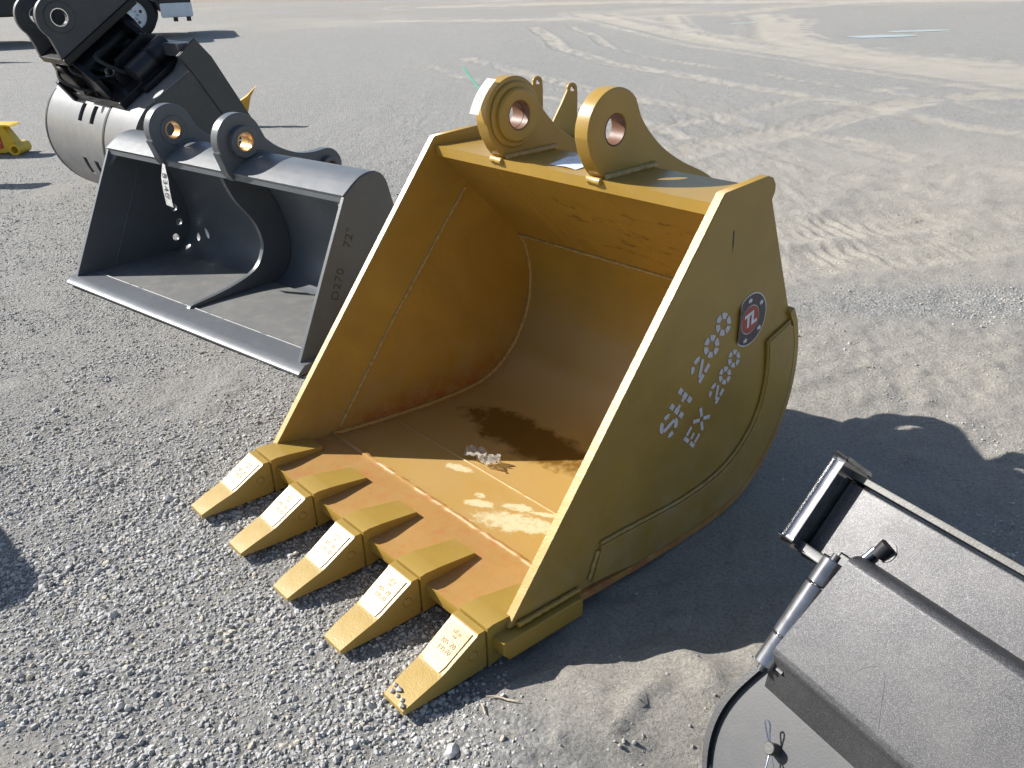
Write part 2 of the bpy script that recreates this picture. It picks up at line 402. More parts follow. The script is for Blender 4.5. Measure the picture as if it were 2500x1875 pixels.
def loft(name, secs, mat, parent, bevel=.004, seg=2, x=0):
    """secs: (y, half width, z bottom, z top)"""
    bm = bmesh.new(); rows = []
    for (y, h, a, b) in secs:
        rows.append([bm.verts.new((x + sx * h, y, z)) for sx, z in ((-1, a), (1, a), (1, b), (-1, b))])
    for i in range(len(rows) - 1):
        for k in range(4): bm.faces.new((rows[i][k], rows[i][(k + 1) % 4], rows[i + 1][(k + 1) % 4], rows[i + 1][k]))
    bm.faces.new(rows[0]); bm.faces.new(rows[-1])
    return obj(name, bm, mat, parent, bevel=bevel, seg=seg)
def offset_poly(pts, d):
    """offset an open polyline to its right by d"""
    P = [Vector(p) for p in pts]; out = []
    for i, p in enumerate(P):
        t = (P[min(i + 1, len(P) - 1)] - P[max(i - 1, 0)]).normalized()
        out.append((p.x + t.y * d, p.y - t.x * d))
    return out
def sheet(name, prof, d, v0, v1, mat, parent, nx=1, bevel=.002):
    """bent steel sheet: profile (y, z) swept across x, d = thickness to the right of the profile"""
    o2 = offset_poly(prof, d); n = len(prof); loop = list(prof) + o2[::-1]
    bm = bmesh.new(); cols = []
    for i in range(nx + 1):
        x = v0 + (v1 - v0) * i / nx
        cols.append([bm.verts.new((x, y, z)) for (y, z) in loop])
    m_ = len(loop)
    for i in range(nx):
        for k in range(m_): bm.faces.new((cols[i][k], cols[i][(k + 1) % m_], cols[i + 1][(k + 1) % m_], cols[i + 1][k]))
    for cset in (cols[0], cols[-1]):
        for k in range(n - 1): bm.faces.new((cset[k], cset[k + 1], cset[m_ - 2 - k], cset[m_ - 1 - k]))
    return obj(name, bm, mat, parent, smooth=32, bevel=0)
def mesh_obj(name, me, mat, parent, smooth=35):
    finish(me, mat, smooth); return link(bpy.data.objects.new(name, me), parent)

# ------------------------------------------------------------------ ground
_TAB = np.random.default_rng(3).random(65536).astype(np.float32)
def hashn(ix, iy, seed):
    return _TAB[(ix * 7919 + (iy * 104729 ^ (ix << 5)) + seed * 15731) & 65535]
def vn(x, y, s, seed=0):
    x = np.clip(x, -1900, 1900) / s; y = np.clip(y, -1900, 1900) / s; ix = np.floor(x); iy = np.floor(y); fx = (x - ix).astype(np.float32); fy = (y - iy).astype(np.float32)
    ix = ix.astype(np.int64); iy = iy.astype(np.int64)
    fx = fx * fx * (3 - 2 * fx); fy = fy * fy * (3 - 2 * fy)
    a = hashn(ix, iy, seed); b = hashn(ix + 1, iy, seed); c = hashn(ix, iy + 1, seed); d = hashn(ix + 1, iy + 1, seed)
    return (a + (b - a) * fx) * (1 - fy) + (c + (d - c) * fx) * fy - .5
def fbm(x, y, s, o=4, seed=0, g=.5):
    t = 0; a = 1
    for i in range(o): t = t + a * vn(x, y, s / 2 ** i, seed + 17 * i); a *= g
    return t
def segdist(x, y, pts):
    d = np.full(x.shape, 1e9); al = np.zeros(x.shape); acc = 0
    for (x0, y0), (x1, y1) in zip(pts[:-1], pts[1:]):
        dx, dy = x1 - x0, y1 - y0; L2 = dx * dx + dy * dy; L = math.sqrt(L2)
        t = np.clip(((x - x0) * dx + (y - y0) * dy) / L2, 0, 1)
        q = np.hypot(x - x0 - t * dx, y - y0 - t * dy)
        m = q < d; d = np.where(m, q, d); al = np.where(m, acc + t * L, al); acc += L
    return d, al
def sstep(a, b, x):
    t = np.clip((x - a) / (b - a), 0, 1); return t * t * (3 - 2 * t)
# wheel tracks across the yard (centre line, half width, strength, treaded)
TRACKS = [
 ([(2.2, 24.5), (2.9, 20.83), (3.17, 18.06), (3.64, 15.83), (4.2, 14.2), (4.7, 12.54), (5.16, 11.33), (5.75, 9.67), (7.2, 6.5)], .30, .85, 0),
 ([(4.3, 23.5), (3.96, 21.14), (3.54, 17.36), (3.83, 15.76), (4.45, 14.2), (5.3, 12.3), (6.2, 10.4)], .20, .7, 0),
 ([(6.2, 22), (5.55, 18.98), (4.75, 16.0), (4.75, 14.4), (5.05, 13.0), (5.6, 11.2), (6.3, 9.6), (7.6, 7.4)], .28, .9, 0),
 ([(6.6, 20.5), (5.72, 18.26), (5.2, 16.2), (5.25, 14.6), (5.6, 13.02), (6.6, 11.2), (8.2, 9.2)], .22, .8, 0),
 ([(.7, 20), (.93, 17.77), (.97, 15.4), (1.5, 13.12), (2.24, 11.56), (2.82, 10.32), (3.35, 9.47), (3.64, 8.62), (3.92, 7.54), (4.23, 6.95), (4.7, 5.6)], .15, .75, 1),
 ([(-.6, 14.2), (.13, 12.34), (.94, 10.54), (1.57, 9.33), (2.09, 8.35), (2.22, 7.6), (2.75, 7.09), (2.96, 6.25), (3.18, 5.99), (3.6, 5.2)], .15, .6, 1),
 ([(.9, 6.3), (1.34, 6.74), (2.01, 7.2), (2.81, 7.84), (3.59, 8.48), (4.36, 8.93), (5.4, 9.04), (7.5, 8.9)], .22, .85, 1),
 ([(2.1, 4.6), (2.45, 5.07), (2.85, 5.62), (3.59, 5.79), (5.2, 5.7)], .3, .7, 1),
 ([(-3, 24.2), (.28, 23.25), (2.62, 23.06), (5.54, 23.04), (7.68, 24.8), (12, 27)], .5, .7, 0),
 ([(-2, 31), (4.21, 30.39), (7.7, 27.9), (14, 25.5)], .9, .8, 0),
 ([(1.0, 4.55), (1.58, 4.55), (2.3, 4.72), (3.4, 4.8)], .22, .9, 1),
 ([(1.0, 4.02), (1.5, 4.05), (1.9, 4.12), (2.6, 4.3), (3.6, 4.35)], .2, .9, 1),
]
PUD = ((6.72, 15.95, .58, .24), (7.75, 16.75, .60, .17), (5.3, 19.9, .34, .13))
def shift_line(pts, d):
    out = []
    for i, (x, y) in enumerate(pts):
        a = pts[max(i - 1, 0)]; b = pts[min(i + 1, len(pts) - 1)]; tx, ty = b[0] - a[0], b[1] - a[1]; L = math.hypot(tx, ty)
        out.append((x - ty / L * d, y + tx / L * d))
    return out
for (q_, d_, w_, s_, t_) in ((0, .75, .09, .75, 0), (0, -.55, .07, .6, 0), (2, .60, .09, .7, 0), (3, -.5, .10, .75, 0), (3, .45, .07, .6, 0), (4, .85, .10, .5, 1), (5, -.8, .10, .5, 1), (1, .35, .06, .6, 0), (6, .9, .12, .5, 1)):
    TRACKS.append((shift_line(TRACKS[q_][0], d_), w_, s_, t_))
RIDGES = [
 ([(.064, 1.109), (.071, 1.163), (.096, 1.233), (.171, 1.292)], .018, .030), ([(.181, 1.171), (.211, 1.224), (.306, 1.296)], .018, .032),
 ([(.007, 1.123), (.067, 1.156)], .014, .02), ([(.358, 1.385), (.382, 1.34), (.412, 1.269)], .022, .026), ([(.197, 1.139), (.296, 1.132)], .014, .014),
 ([(-.04, 1.30), (.0, 1.33), (.05, 1.36)], .016, .02),
 ([(1.62, 2.98), (1.58, 2.9), (1.5, 2.8)], .03, .025), ([(1.45, 2.67), (1.47, 2.58), (1.40, 2.54)], .03, .03), ([(1.21, 2.44), (1.41, 2.42), (1.5, 2.47), (1.52, 2.40), (1.45, 2.35)], .025, .025),
 ([(1.22, 3.34), (1.19, 3.2), (1.27, 3.1)], .03, .02), ([(1.2, 3.0), (1.4, 2.95), (1.35, 2.83), (1.2, 2.8)], .022, .022), ([(1.6, 2.4), (1.7, 2.36), (1.85, 2.36)], .02, .02), ([(1.1, 2.6), (1.2, 2.55), (1.25, 2.62)], .02, .02),
]
def sandmask(x, y):
    """1 = fine dust and sand, 0 = loose crushed gravel"""
    n1 = fbm(x, y, .9, 4, 5); n2 = fbm(x, y, .28, 3, 9)
    near = sstep(-.20, .26, x - np.where(y < 2.2, -.05 - .12 * (y - 1.1), .55 + .1 * (y - 2.2)) + .35 * n1 + .2 * n2)
    m = near * (1 - .40 * sstep(5, 8, y))
    patch = .55 * sstep(.10, .34, n1 * .75 + n2 * .6 + .10 * np.exp(-((x + .75) / .5) ** 2 - ((y - 1.35) / .35) ** 2))
    m = np.maximum(m, patch)
    grav = np.exp(-((x - 2.0) / .8) ** 2 - ((y - 3.45) / .22) ** 2)     # strip of stones on the right
    m = m * (1 - .8 * grav)
    return np.clip(m, 0, 1)
def height(x, y, sm=None):
    x = np.asarray(x, float); y = np.asarray(y, float)
    rad = np.hypot(x, y); near = 1 - sstep(6, 14, rad)
    z = .03 * fbm(x, y, 2.6, 3, 1) * sstep(2.5, 6, np.hypot(x, y - 1)) + .012 * fbm(x, y, .5, 3, 2) * near
    if sm is None: sm = sandmask(x, y)
    n7 = fbm(x, y, .06, 2, 41); n8 = fbm(x, y, .06, 2, 43); n9 = fbm(x, y, .3, 2, 71)
    z = z + near * (.010 * fbm(x, y, .11, 3, 3) + .006 * fbm(x, y, .035, 2, 4))
    z = z + near * sm * (.016 * np.maximum(0, fbm(x, y, .075, 3, 33)) ** 1.2 + .006 * n7)
    d, _ = segdist(x, y, [(.02, 1.16), (.3, 1.22), (.62, 1.30)])
    z = z + .046 * np.exp(-(d / .15) ** 2)
    d, _ = segdist(x, y, [(.33, 1.40), (.40, 1.33)]); z = z + .018 * np.exp(-(d / .05) ** 2)
    for pts, wd, hh in RIDGES:
        d, al = segdist(x + .035 * n7, y + .035 * n8, pts)
        z = z + .36 * hh * np.exp(-(d / (wd * .85)) ** 2) * np.clip(.75 + 1.6 * n8, 0, 2)
    for pts, wd, st, tr in TRACKS:
        d, al = segdist(x, y, pts)
        k = np.exp(-(d / wd) ** 4)
        z = z - .012 * st * k + .008 * st * np.exp(-((d - wd * 1.25) / .06) ** 2)
        if tr: z = z + k * .009 * np.sin(al * 2 * PI / .085 + 5 * d + 5 * n9) * np.clip(.6 + 2 * n9, 0, 1)
    # flat under the attachments
    for cx, cy, r_ in ((.35, 2.3, .8), (-.6, 1.75, .55), (-1.4, 3.9, 1.0), (-2.4, 5.6, 1.0)):
        q = 1 - sstep(r_ * .6, r_, np.hypot(x - cx, y - cy)); z = z * (1 - .75 * q)
    for cx, cy, rx, ry in PUD:
        q = np.exp(-(((x - cx) / (rx * 1.5)) ** 2 + ((y - cy) / (ry * 1.8)) ** 2) ** 2); z = z * (1 - q) - .012 * q
    return z
def dustmask(x, y, sm=None):
    if sm is None: sm = sandmask(x, y)
    d0 = .66 * sm + .12
    far = sstep(6, 10, y)
    d0 = d0 * (1 - .75 * far) + far * (.12 + .16 * sstep(-.1, .35, fbm(x, y * .6, 1.6, 4, 51)))
    vfar = sstep(19, 27, y); d0 = d0 * (1 - vfar) + vfar * (.45 + .6 * fbm(x * .6, y, 5., 4, 53))
    d0 = d0 + .16 * fbm(x, y, 1.1, 4, 52)
    w1 = fbm(x, y, .8, 3, 61); w2 = fbm(x, y, .8, 3, 62); w3 = fbm(x, y, .45, 3, 63); w4 = fbm(x, y, .12, 2, 64)
    for pts, wd, st, tr in TRACKS:
        d, al = segdist(x + .09 * w1, y + .09 * w2, pts)
        e = d / wd
        k = np.exp(-(e / 1.2) ** 4) * st
        if not tr: k = k * (.62 + .38 * np.cos(e * 7.5) ** 2) + .5 * st * np.exp(-((d - 2.1 * wd) / (.3 * wd)) ** 2)
        k = k * np.clip(1.0 + .6 * w3, .55, 1.25)
        if tr: k = k * (.75 + .35 * np.sin(al * 2 * PI / .085 + 5 * d + 9 * w3) + .5 * w4)
        d0 = np.maximum(d0, d0 * .3 + 1.3 * k)
    return np.clip(d0, 0, 1)
def axis_pts(fine0, fine1, step, lo, hi, g):
    a = list(np.arange(fine0, fine1, step)); s = step; x = fine0; L = []
    while x > lo: s *= g; x -= s; L.append(x)
    s = step; x = a[-1]; H = []
    while x < hi: s *= g; x += s; H.append(x)
    return np.array(L[::-1] + a + H)
gx = axis_pts(-1.2, 1.9, .0155, -900, 900, 1.036)
gy = axis_pts(.95, 3.2, .0145, -250, 1600, 1.0150)
GX, GY = np.meshgrid(gx, gy); SMK = sandmask(GX, GY); GZ = height(GX, GY, SMK)
nxg, nyg = len(gx), len(gy)
vx = np.stack([GX, GY, GZ], -1).reshape(-1, 3)
ii = (np.arange(nyg - 1)[:, None] * nxg + np.arange(nxg - 1)[None, :]).reshape(-1)
quads = np.stack([ii, ii + 1, ii + nxg + 1, ii + nxg], -1)
gm = bpy.data.meshes.new('ground')
gm.vertices.add(len(vx)); gm.vertices.foreach_set('co', vx.astype(np.float32).ravel())
gm.loops.add(quads.size); gm.loops.foreach_set('vertex_index', quads.astype(np.int32).ravel())
gm.polygons.add(len(quads)); gm.polygons.foreach_set('loop_start', np.arange(0, quads.size, 4, dtype=np.int32))
gm.update(calc_edges=True); gm.validate()
gm.polygons.foreach_set('use_smooth', np.ones(len(quads), bool))
at = gm.attributes.new('dust', 'FLOAT', 'POINT'); at.data.foreach_set('value', dustmask(GX, GY, SMK).astype(np.float32).ravel())
at = gm.attributes.new('sand', 'FLOAT', 'POINT'); at.data.foreach_set('value', SMK.astype(np.float32).ravel())
print('ground verts', len(vx))
def ground_mat():
    m, t, b = newmat('gravel_yard'); k = NT(t); co = k.coord()
    def att(n):
        a = k.n('ShaderNodeAttribute'); a.attribute_name = n; return a.outputs['Fac']
    du = att('dust')
    # small crushed stones
    vo = k.n('ShaderNodeTexVoronoi', feature='F1'); k.l(co, vo.inputs['Vector']); vo.inputs['Scale'].default_value = 88
    dist = vo.outputs['Distance']; sep = k.n('ShaderNodeSeparateColor'); k.l(vo.outputs['Color'], sep.inputs[0])
    st = k.mix(sep.outputs[0], (.19, .187, .179), (.445, .438, .42))
    st = k.mix(k.ramp(sep.outputs[1], .86, .95), st, (.44, .40, .32))
    grit = k.noise(co, 330, 3, .75); mid = k.noise(co, 34, 8, .8)
    # clumps of coarser and finer stone, readable from far off
    clump = k.noise(co, 4.5, 9, .82)
    st = k.mix(k.ramp(clump, .40, .60), k.mix(.45, st, (.215, .212, .203)), st)
    st = k.mix(.45, st, k.mix(k.ramp(mid, .30, .70), (.20, .197, .188), (.485, .478, .455)))
    tanc = k.mix(k.noise(co, 2.2, 6, .65), (.41, .375, .315), (.59, .545, .465))
    greydust = k.mix(mid, (.25, .243, .23), (.45, .434, .40))
    tanc = k.mix(k.math('ADD', .15, k.math('MULTIPLY', k.ramp(du, .45, .95), .85)), greydust, tanc)
    tanc = k.mix(k.ramp(grit, .30, .55, (1, 1, 1, 1), (0, 0, 0, 1)), tanc, (.22, .21, .195))
    spk = k.noise(co, 105, 7, .88)
    edge = k.math('ADD', du, k.math('MULTIPLY', k.math('SUBTRACT', mid, .5), .62)); edge = k.math('ADD', edge, k.math('MULTIPLY', k.math('SUBTRACT', clump, .5), .30))
    fac = k.ramp(edge, .36, .60)
    base = k.mix(fac, st, tanc)
    base = k.mix(k.ramp(spk, .36, .50, (1, 1, 1, 1), (0, 0, 0, 1)), base, k.mix(.55, base, (.10, .098, .092)))
    base = k.mix(k.ramp(spk, .54, .64), base, k.mix(.35, base, (.72, .70, .65)))
    # brown, drier ground far off
    sx = k.n('ShaderNodeSeparateXYZ'); k.l(co, sx.inputs[0]); yy = k.math('DIVIDE', sx.outputs[1], 100)
    farf = k.math('MULTIPLY', k.ramp(yy, .15, .42), k.ramp(k.noise(k.mapp(co, (1, 2.2, 1)), .22, 6, .7), .42, .60))
    base = k.mix(k.math('MULTIPLY', farf, .55), base, (.30, .245, .18))
    base = k.mix(k.math('MULTIPLY', k.ramp(yy, .36, .50), .7), base, (.31, .235, .14))
    k.l(base, b.inputs['Base Color']); b.inputs['Roughness'].default_value = .95; b.inputs['Specular IOR Level'].default_value = .2
    sandless = k.math('SUBTRACT', 1.0, k.math('MULTIPLY', fac, .72))
    h = k.math('MULTIPLY', k.ramp(dist, .05, .75, (1, 1, 1, 1), (0, 0, 0, 1)), sandless)
    h = k.math('ADD', h, k.math('MULTIPLY', grit, .8)); h = k.math('ADD', h, k.math('MULTIPLY', spk, 1.1))
    h = k.math('ADD', h, k.math('MULTIPLY', mid, 1.3))
    nb = k.bump(k.noise(co, 15, 5, .75), .75, .022)
    k.l(k.bump(h, .85, .009, nb), b.inputs['Normal'])
    return m
gm.materials.append(ground_mat())
ground = link(bpy.data.objects.new('ground', gm)); tag(ground, kind='structure')
ground['label'] = 'grey crushed gravel and tan dust yard with wheel tracks'

# puddles
def puddle_mat():
    m, t, b = newmat('puddle_water'); k = NT(t); co = k.coord()
    b.inputs['Base Color'].default_value = (.40, .44, .48, 1); b.inputs['Roughness'].default_value = .05; b.inputs['IOR'].default_value = 1.33  # pale blue base puts the reflected sky into the colour
    b.inputs['Specular IOR Level'].default_value = 1.0
    k.l(k.bump(k.noise(co, 3, 3), .02, .01), b.inputs['Normal']); return m
PM = puddle_mat()
for nm_, (cx, cy, rx, ry) in enumerate(PUD):
    bm = bmesh.new(); vs = []
    for i in range(48):
        a = 2 * PI * i / 48; q = 1 + .35 * float(fbm(np.array([math.cos(a) * 2 + nm_ * 7.]), np.array([math.sin(a) * 2.]), .8, 3, 5)[0])
        vs.append(bm.verts.new((cx + rx * q * math.cos(a), cy + ry * q * math.sin(a), 0)))
    bm.faces.new(vs)
    zz = float(height(np.array([cx]), np.array([cy]))[0]) + .006
    for v in bm.verts: v.co.z = zz
    tag(obj('puddle', bm, PM, None, smooth=0), ['wide pale blue puddle on the far yard', 'thin pale blue puddle beyond the wider one', 'small sliver of puddle far across the yard'][nm_], kind='structure')

# ------------------------------------------------------------------ loose stones (one mass of gravel)
def stone_mat(name, lo, hi):
    m, t, b = newmat(name); k = NT(t); co = k.coord()
    oi = k.n('ShaderNodeObjectInfo')
    c = k.mix(oi.outputs['Random'], lo, hi)
    c = k.mix(k.math('MULTIPLY', k.noise(co, 2.5, 4), .5), c, tuple(x * .8 for x in lo))
    r2 = k.math('FRACT', k.math('MULTIPLY', oi.outputs['Random'], 37.7))
    c = k.mix(k.ramp(r2, .90, .93), c, (.42, .385, .31))
    k.l(c, b.inputs['Base Color']); b.inputs['Roughness'].default_value = .85; b.inputs['Specular IOR Level'].default_value = .3
    return m
SM = stone_mat('crushed_stone', (.295, .290, .277), (.515, .508, .488))
protoc = bpy.data.collections.new('stone_shapes')
for i in range(8):
    bm = bmesh.new(); bmesh.ops.create_icosphere(bm, subdivisions=2 if i < 3 else 1, radius=1)
    for v in bm.verts:
        v.co *= 1 + random.uniform(-.22, .22)
    for c_ in range(5):      # crushed facets
        n_ = Vector((random.gauss(0, 1), random.gauss(0, 1), random.gauss(0, 1))).normalized(); d_ = random.uniform(.55, .8)
        for v in bm.verts:
            q_ = v.co.dot(n_)
            if q_ > d_: v.co -= n_ * (q_ - d_)
    me = bpy.data.meshes.new('stone_shape'); bm.to_mesh(me); bm.free(); finish(me, SM, 28)
    so = bpy.data.objects.new('stone_shape', me); protoc.objects.link(so)
def scatter():
    P, SZ = [], []
    # candidate positions, thinning with distance
    for (x0, x1, y0, y1, dens, smin, smax) in ((-2.6, 1.9, .95, 2.3, 19000, .0018, .0120), (-3.4, 2.6, 2.3, 4.0, 9000, .0022, .0105), (-5.5, 4.5, 4.0, 7.5, 2200, .0035, .009)):
        n = int((x1 - x0) * (y1 - y0) * dens)
        x = rng.uniform(x0, x1, n); y = rng.uniform(y0, y1, n)
        # only ground the yard's photographed corner can see
        keep = np.abs(x) < .72 * y + .75
        sm = sandmask(x, y); clump = fbm(x, y, .22, 3, 81)
        pr = np.clip(.95 - 1.08 * sm + .75 * clump, .006, 1)
        for pts, wd, st, tr in TRACKS:
            d, _ = segdist(x, y, pts); pr = pr * (1 - .7 * np.exp(-(d / wd) ** 2))
        pr = np.maximum(pr, .05 * sstep(1.7, 2.4, y))
        pr = pr * (1 - sstep(4.5, 7.3, y))
        keep &= rng.uniform(0, 1, n) < pr
        x, y, cl, smk = x[keep], y[keep], clump[keep], sm[keep]
        s = smin + (smax - smin) * rng.beta(1.1, 4.3, len(x)) * (1 + .6 * np.clip(cl, -.5, .6))
        s = np.where(rng.uniform(0, 1, len(x)) < .004, s * 1.9, s) * (1 - .35 * smk)
        P.append(np.stack([x, y], -1)); SZ.append(s)
    P = np.concatenate(P); SZ = np.concatenate(SZ)
    # nothing inside the attachments' footprints
    def loc(o, yaw):
        c, s = math.cos(yaw), math.sin(yaw); dx = P[:, 0] - o[0]; dy = P[:, 1] - o[1]; return dx * c + dy * s, -dx * s + dy * c
    bad = np.zeros(len(P), bool)
    v, u = loc((-.7466, 2.2157), -.8417); bad |= (v > -.01) & (v < 1.1) & (u > -.01) & (u < 1.05)
    v, u = loc((-2.2283, 4.0318), -.6849); bad |= (v > .0) & (v < 1.83) & (u > .0) & (u < .66)
    v, u = loc((-3.668, 5.575), -.82); bad |= (v > .0) & (v < 1.52) & (u > .95) & (u < 1.7)
    P, SZ = P[~bad], SZ[~bad]
    z = height(P[:, 0], P[:, 1]); n = len(P)
    fl = rng.uniform(.5, .95, n)
    co = np.stack([P[:, 0], P[:, 1], z + SZ * fl * rng.uniform(-.25, .40, n)], -1).astype(np.float32)
    me = bpy.data.meshes.new('loose_gravel'); me.vertices.add(n); me.vertices.foreach_set('co', co.ravel())
    a = me.attributes.new('scl', 'FLOAT_VECTOR', 'POINT')
    a.data.foreach_set('vector', np.stack([SZ * rng.uniform(.85, 1.45, n), SZ * rng.uniform(.7, 1.1, n), SZ * fl], -1).astype(np.float32).ravel())
    a = me.attributes.new('rot', 'FLOAT_VECTOR', 'POINT')
    a.data.foreach_set('vector', np.stack([rng.normal(0, .35, n), rng.normal(0, .35, n), rng.uniform(0, 6.283, n)], -1).astype(np.float32).ravel())
    a = me.attributes.new('pick', 'INT', 'POINT'); a.data.foreach_set('value', rng.integers(0, 8, n).astype(np.int32))
    print('stones', n); return me
gme = scatter(); gme.materials.append(SM)
gravel = link(bpy.data.objects.new('loose_gravel', gme)); tag(gravel, 'loose grey crushed stones scattered over the yard', 'gravel', kind='stuff')
ng = bpy.data.node_groups.new('scatter_stones', 'GeometryNodeTree')
ng.interface.new_socket('Geometry', in_out='INPUT', socket_type='NodeSocketGeometry'); ng.interface.new_socket('Geometry', in_out='OUTPUT', socket_type='NodeSocketGeometry')
gi = ng.nodes.new('NodeGroupInput'); go = ng.nodes.new('NodeGroupOutput'); ip = ng.nodes.new('GeometryNodeInstanceOnPoints')
ci = ng.nodes.new('GeometryNodeCollectionInfo'); ci.inputs['Collection'].default_value = protoc; ci.inputs['Separate Children'].default_value = True; ci.inputs['Reset Children'].default_value = True
def named(n, typ):
    a = ng.nodes.new('GeometryNodeInputNamedAttribute'); a.data_type = typ; a.inputs['Name'].default_value = n
    return [o for o in a.outputs if o.enabled and o.name == 'Attribute'][0]
ng.links.new(gi.outputs[0], ip.inputs['Points']); ng.links.new(ci.outputs[0], ip.inputs['Instance']); ip.inputs['Pick Instance'].default_value = True
ng.links.new(named('pick', 'INT'), ip.inputs['Instance Index']); ng.links.new(named('rot', 'FLOAT_VECTOR'), ip.inputs['Rotation']); ng.links.new(named('scl', 'FLOAT_VECTOR'), ip.inputs['Scale'])
ng.links.new(ip.outputs[0], go.inputs[0])
md = gravel.modifiers.new('scatter', 'NODES'); md.node_group = ng

# ------------------------------------------------------------------ yellow excavator bucket
W = 1.086
yb = empty('excavator_bucket', (-.7466, 2.2157, 0), -.8417, 'large yellow toothed excavator bucket with SH 200 stencilled on its side', 'bucket')
inner = [(.20, .067), (.256, .059), (.42, .041), (.575, .029), (.70, .024), (.80, .029), (.87, .044), (.93, .075), (.985, .120), (1.028, .178), (1.060, .238), (1.077, .300), (1.083, .372), (1.076, .440), (1.058, .500), (1.033, .543)]
inner = inner[:4] + smoothline(inner[4:-1], 3) + [inner[-1]]
back = [(1.033, .543), (.93, .647), (.802, .775), (.74, .838), (.700, .878)]
# curved belly and floor
sheet('floor_wrapper', inner, .020, -.011, W + .011, 'shell', yb, nx=1)
# upper back panel
sheet('back_panel', back, .018, .022, W - .022, 'shell', yb, nx=1)
# closed top beam (flat top, rear face down to the back panel)
tb = [(.690, .902), (.690, .872), (.708, .868), (.93, .650), (.985, .70), (.905, .893), (.897, .900)]
plate('top_beam', tb, [], .0225, W - .0225, 'yellow', yb, .003)
# side plates stand on the wrapper
def side_outline():
    o = [(.0, .094), (.693, .930), (.866, .938)]
    o += [(.888, .930), (.902, .912), (.903, .894), (.893, .876)]
    o += [(1.062, .500)]
    o += inner[::-1][1:-1]
    o += [(.10, .079)]
    return o
for s, (a, b) in enumerate(((0, .024), (W - .024, W))):
    sp = plate('side_plate', side_outline(), [], a, b, 'side', yb, .002)
    xi = b + .001 if s == 0 else a - .001
    bead('seam_weld', [(xi, .800, .752), (xi, .49, .404), (xi, .232, .085)], .006, 'weld', sp)
    bead('floor_weld', [(xi + (.003 if s == 0 else -.003), y_, z_ + .004) for (y_, z_) in inner], .008, 'weld', sp)
    xo = a - .001 if s == 0 else b + .001
    # flame-cut front edge is a little ragged and painted paler
    bm = bmesh.new(); npt = 120; rows = []
    for i in range(npt + 1):
        t_ = i / npt; y_, z_ = .004 + t_ * .686, .099 + t_ * .829
        j1, j2 = random.uniform(0, .0004), random.uniform(0, .0006)
        dn = Vector((0, -.770, .638))
        rows.append([bm.verts.new(Vector((a + .001 + j2, y_, z_)) + dn * (.0012 + j1 * .5)), bm.verts.new(Vector((b - .001 - j2, y_, z_)) + dn * (.0012 + j1)),
                     bm.verts.new(Vector((b - .002, y_, z_)) - dn * .004), bm.verts.new(Vector((a + .002, y_, z_)) - dn * .004)])
    for i in range(npt):
        for k_ in range(4): bm.faces.new((rows[i][k_], rows[i][(k_ + 1) % 4], rows[i + 1][(k_ + 1) % 4], rows[i + 1][k_]))
    bm.faces.new(rows[0]); bm.faces.new(rows[-1])
    obj('cut_edge', bm, 'yellow_edge', sp, smooth=50)
    # wear plate along the lower rear corner
    wp_in = smoothline([(.946, .484), (.958, .40), (.953, .326), (.930, .262), (.889, .212), (.815, .165), (.722, .143), (.62, .139), (.533, .144), (.376, .16), (.296, .166)], 4)
    off_in = [(y_ - .006 * 0, z_) for y_, z_ in inner]
    wo_ = [(1.044, .512)] + wp_in + [(.262, .074)] + [p for p in inner if p[0] > .27][:-1] + [(1.050, .50)]
    x0_, x1_ = (a - .0105, a + .001) if s == 0 else (b - .001, b + .0105)
    wp = plate('side_wear_plate', wo_, [], x0_, x1_, 'side', yb, .002)
    xw = a - .004 if s == 0 else b + .004
    bead('weld_bead', [(xw, 1.044, .514), (xw, .944, .487)], .0055, 'side', wp)
    bead('weld_bead', [(xw, y_ - .004, z_ + .006) for y_, z_ in wp_in], .0055, 'side', wp)
    bead('weld_bead', [(xw, .285, .155), (xw, .255, .085)], .005, 'weld', wp)
    # fillet between the side plate foot and the lip end
    bead('foot_weld', [(xw + (.004 if s else -.004), .02, .098), (xw + (.004 if s else -.004), .215, .081)], .007, 'yellow', sp)
# doubler on the belly
ww = [(y_, z_) for y_, z_ in offset_poly(inner, .0205) if .52 < y_]
sheet('belly_wear_strip', ww, .012, .10, W - .10, 'yellow', yb)
# cutting lip: thick plate, longer than the bucket is wide
plate('cutting_lip', [(-.038, .090), (-.040, .060), (-.022, .036), (.212, .016), (.212, .066), (.19, .071)], [], -.026, W + .026, 'lip', yb, .003)
bead('lip_weld', [(.03 + i * (W - .06) / 60, .206 + random.uniform(-.002, .002), .068) for i in range(61)], .009, 'lip', yb, step=.01)
bead('panel_weld', [(.03, 1.030, .541), (W - .03, 1.030, .541)], .005, 'weld', yb)
# ghost lines where the ears are welded on the outside: two heat creases on the back panel
for vx_ in (.31, .69):
    for dv in (-.03, .03):
        bead('heat_crease', [(vx_ + dv, .72, .857), (vx_ + dv, 1.02, .557)], .0022, 'shell', yb, .02)
bead('floor_seam', [(.03, .43, .0405), (W - .03, .43, .0405)], .0035, 'shell', yb, .015)
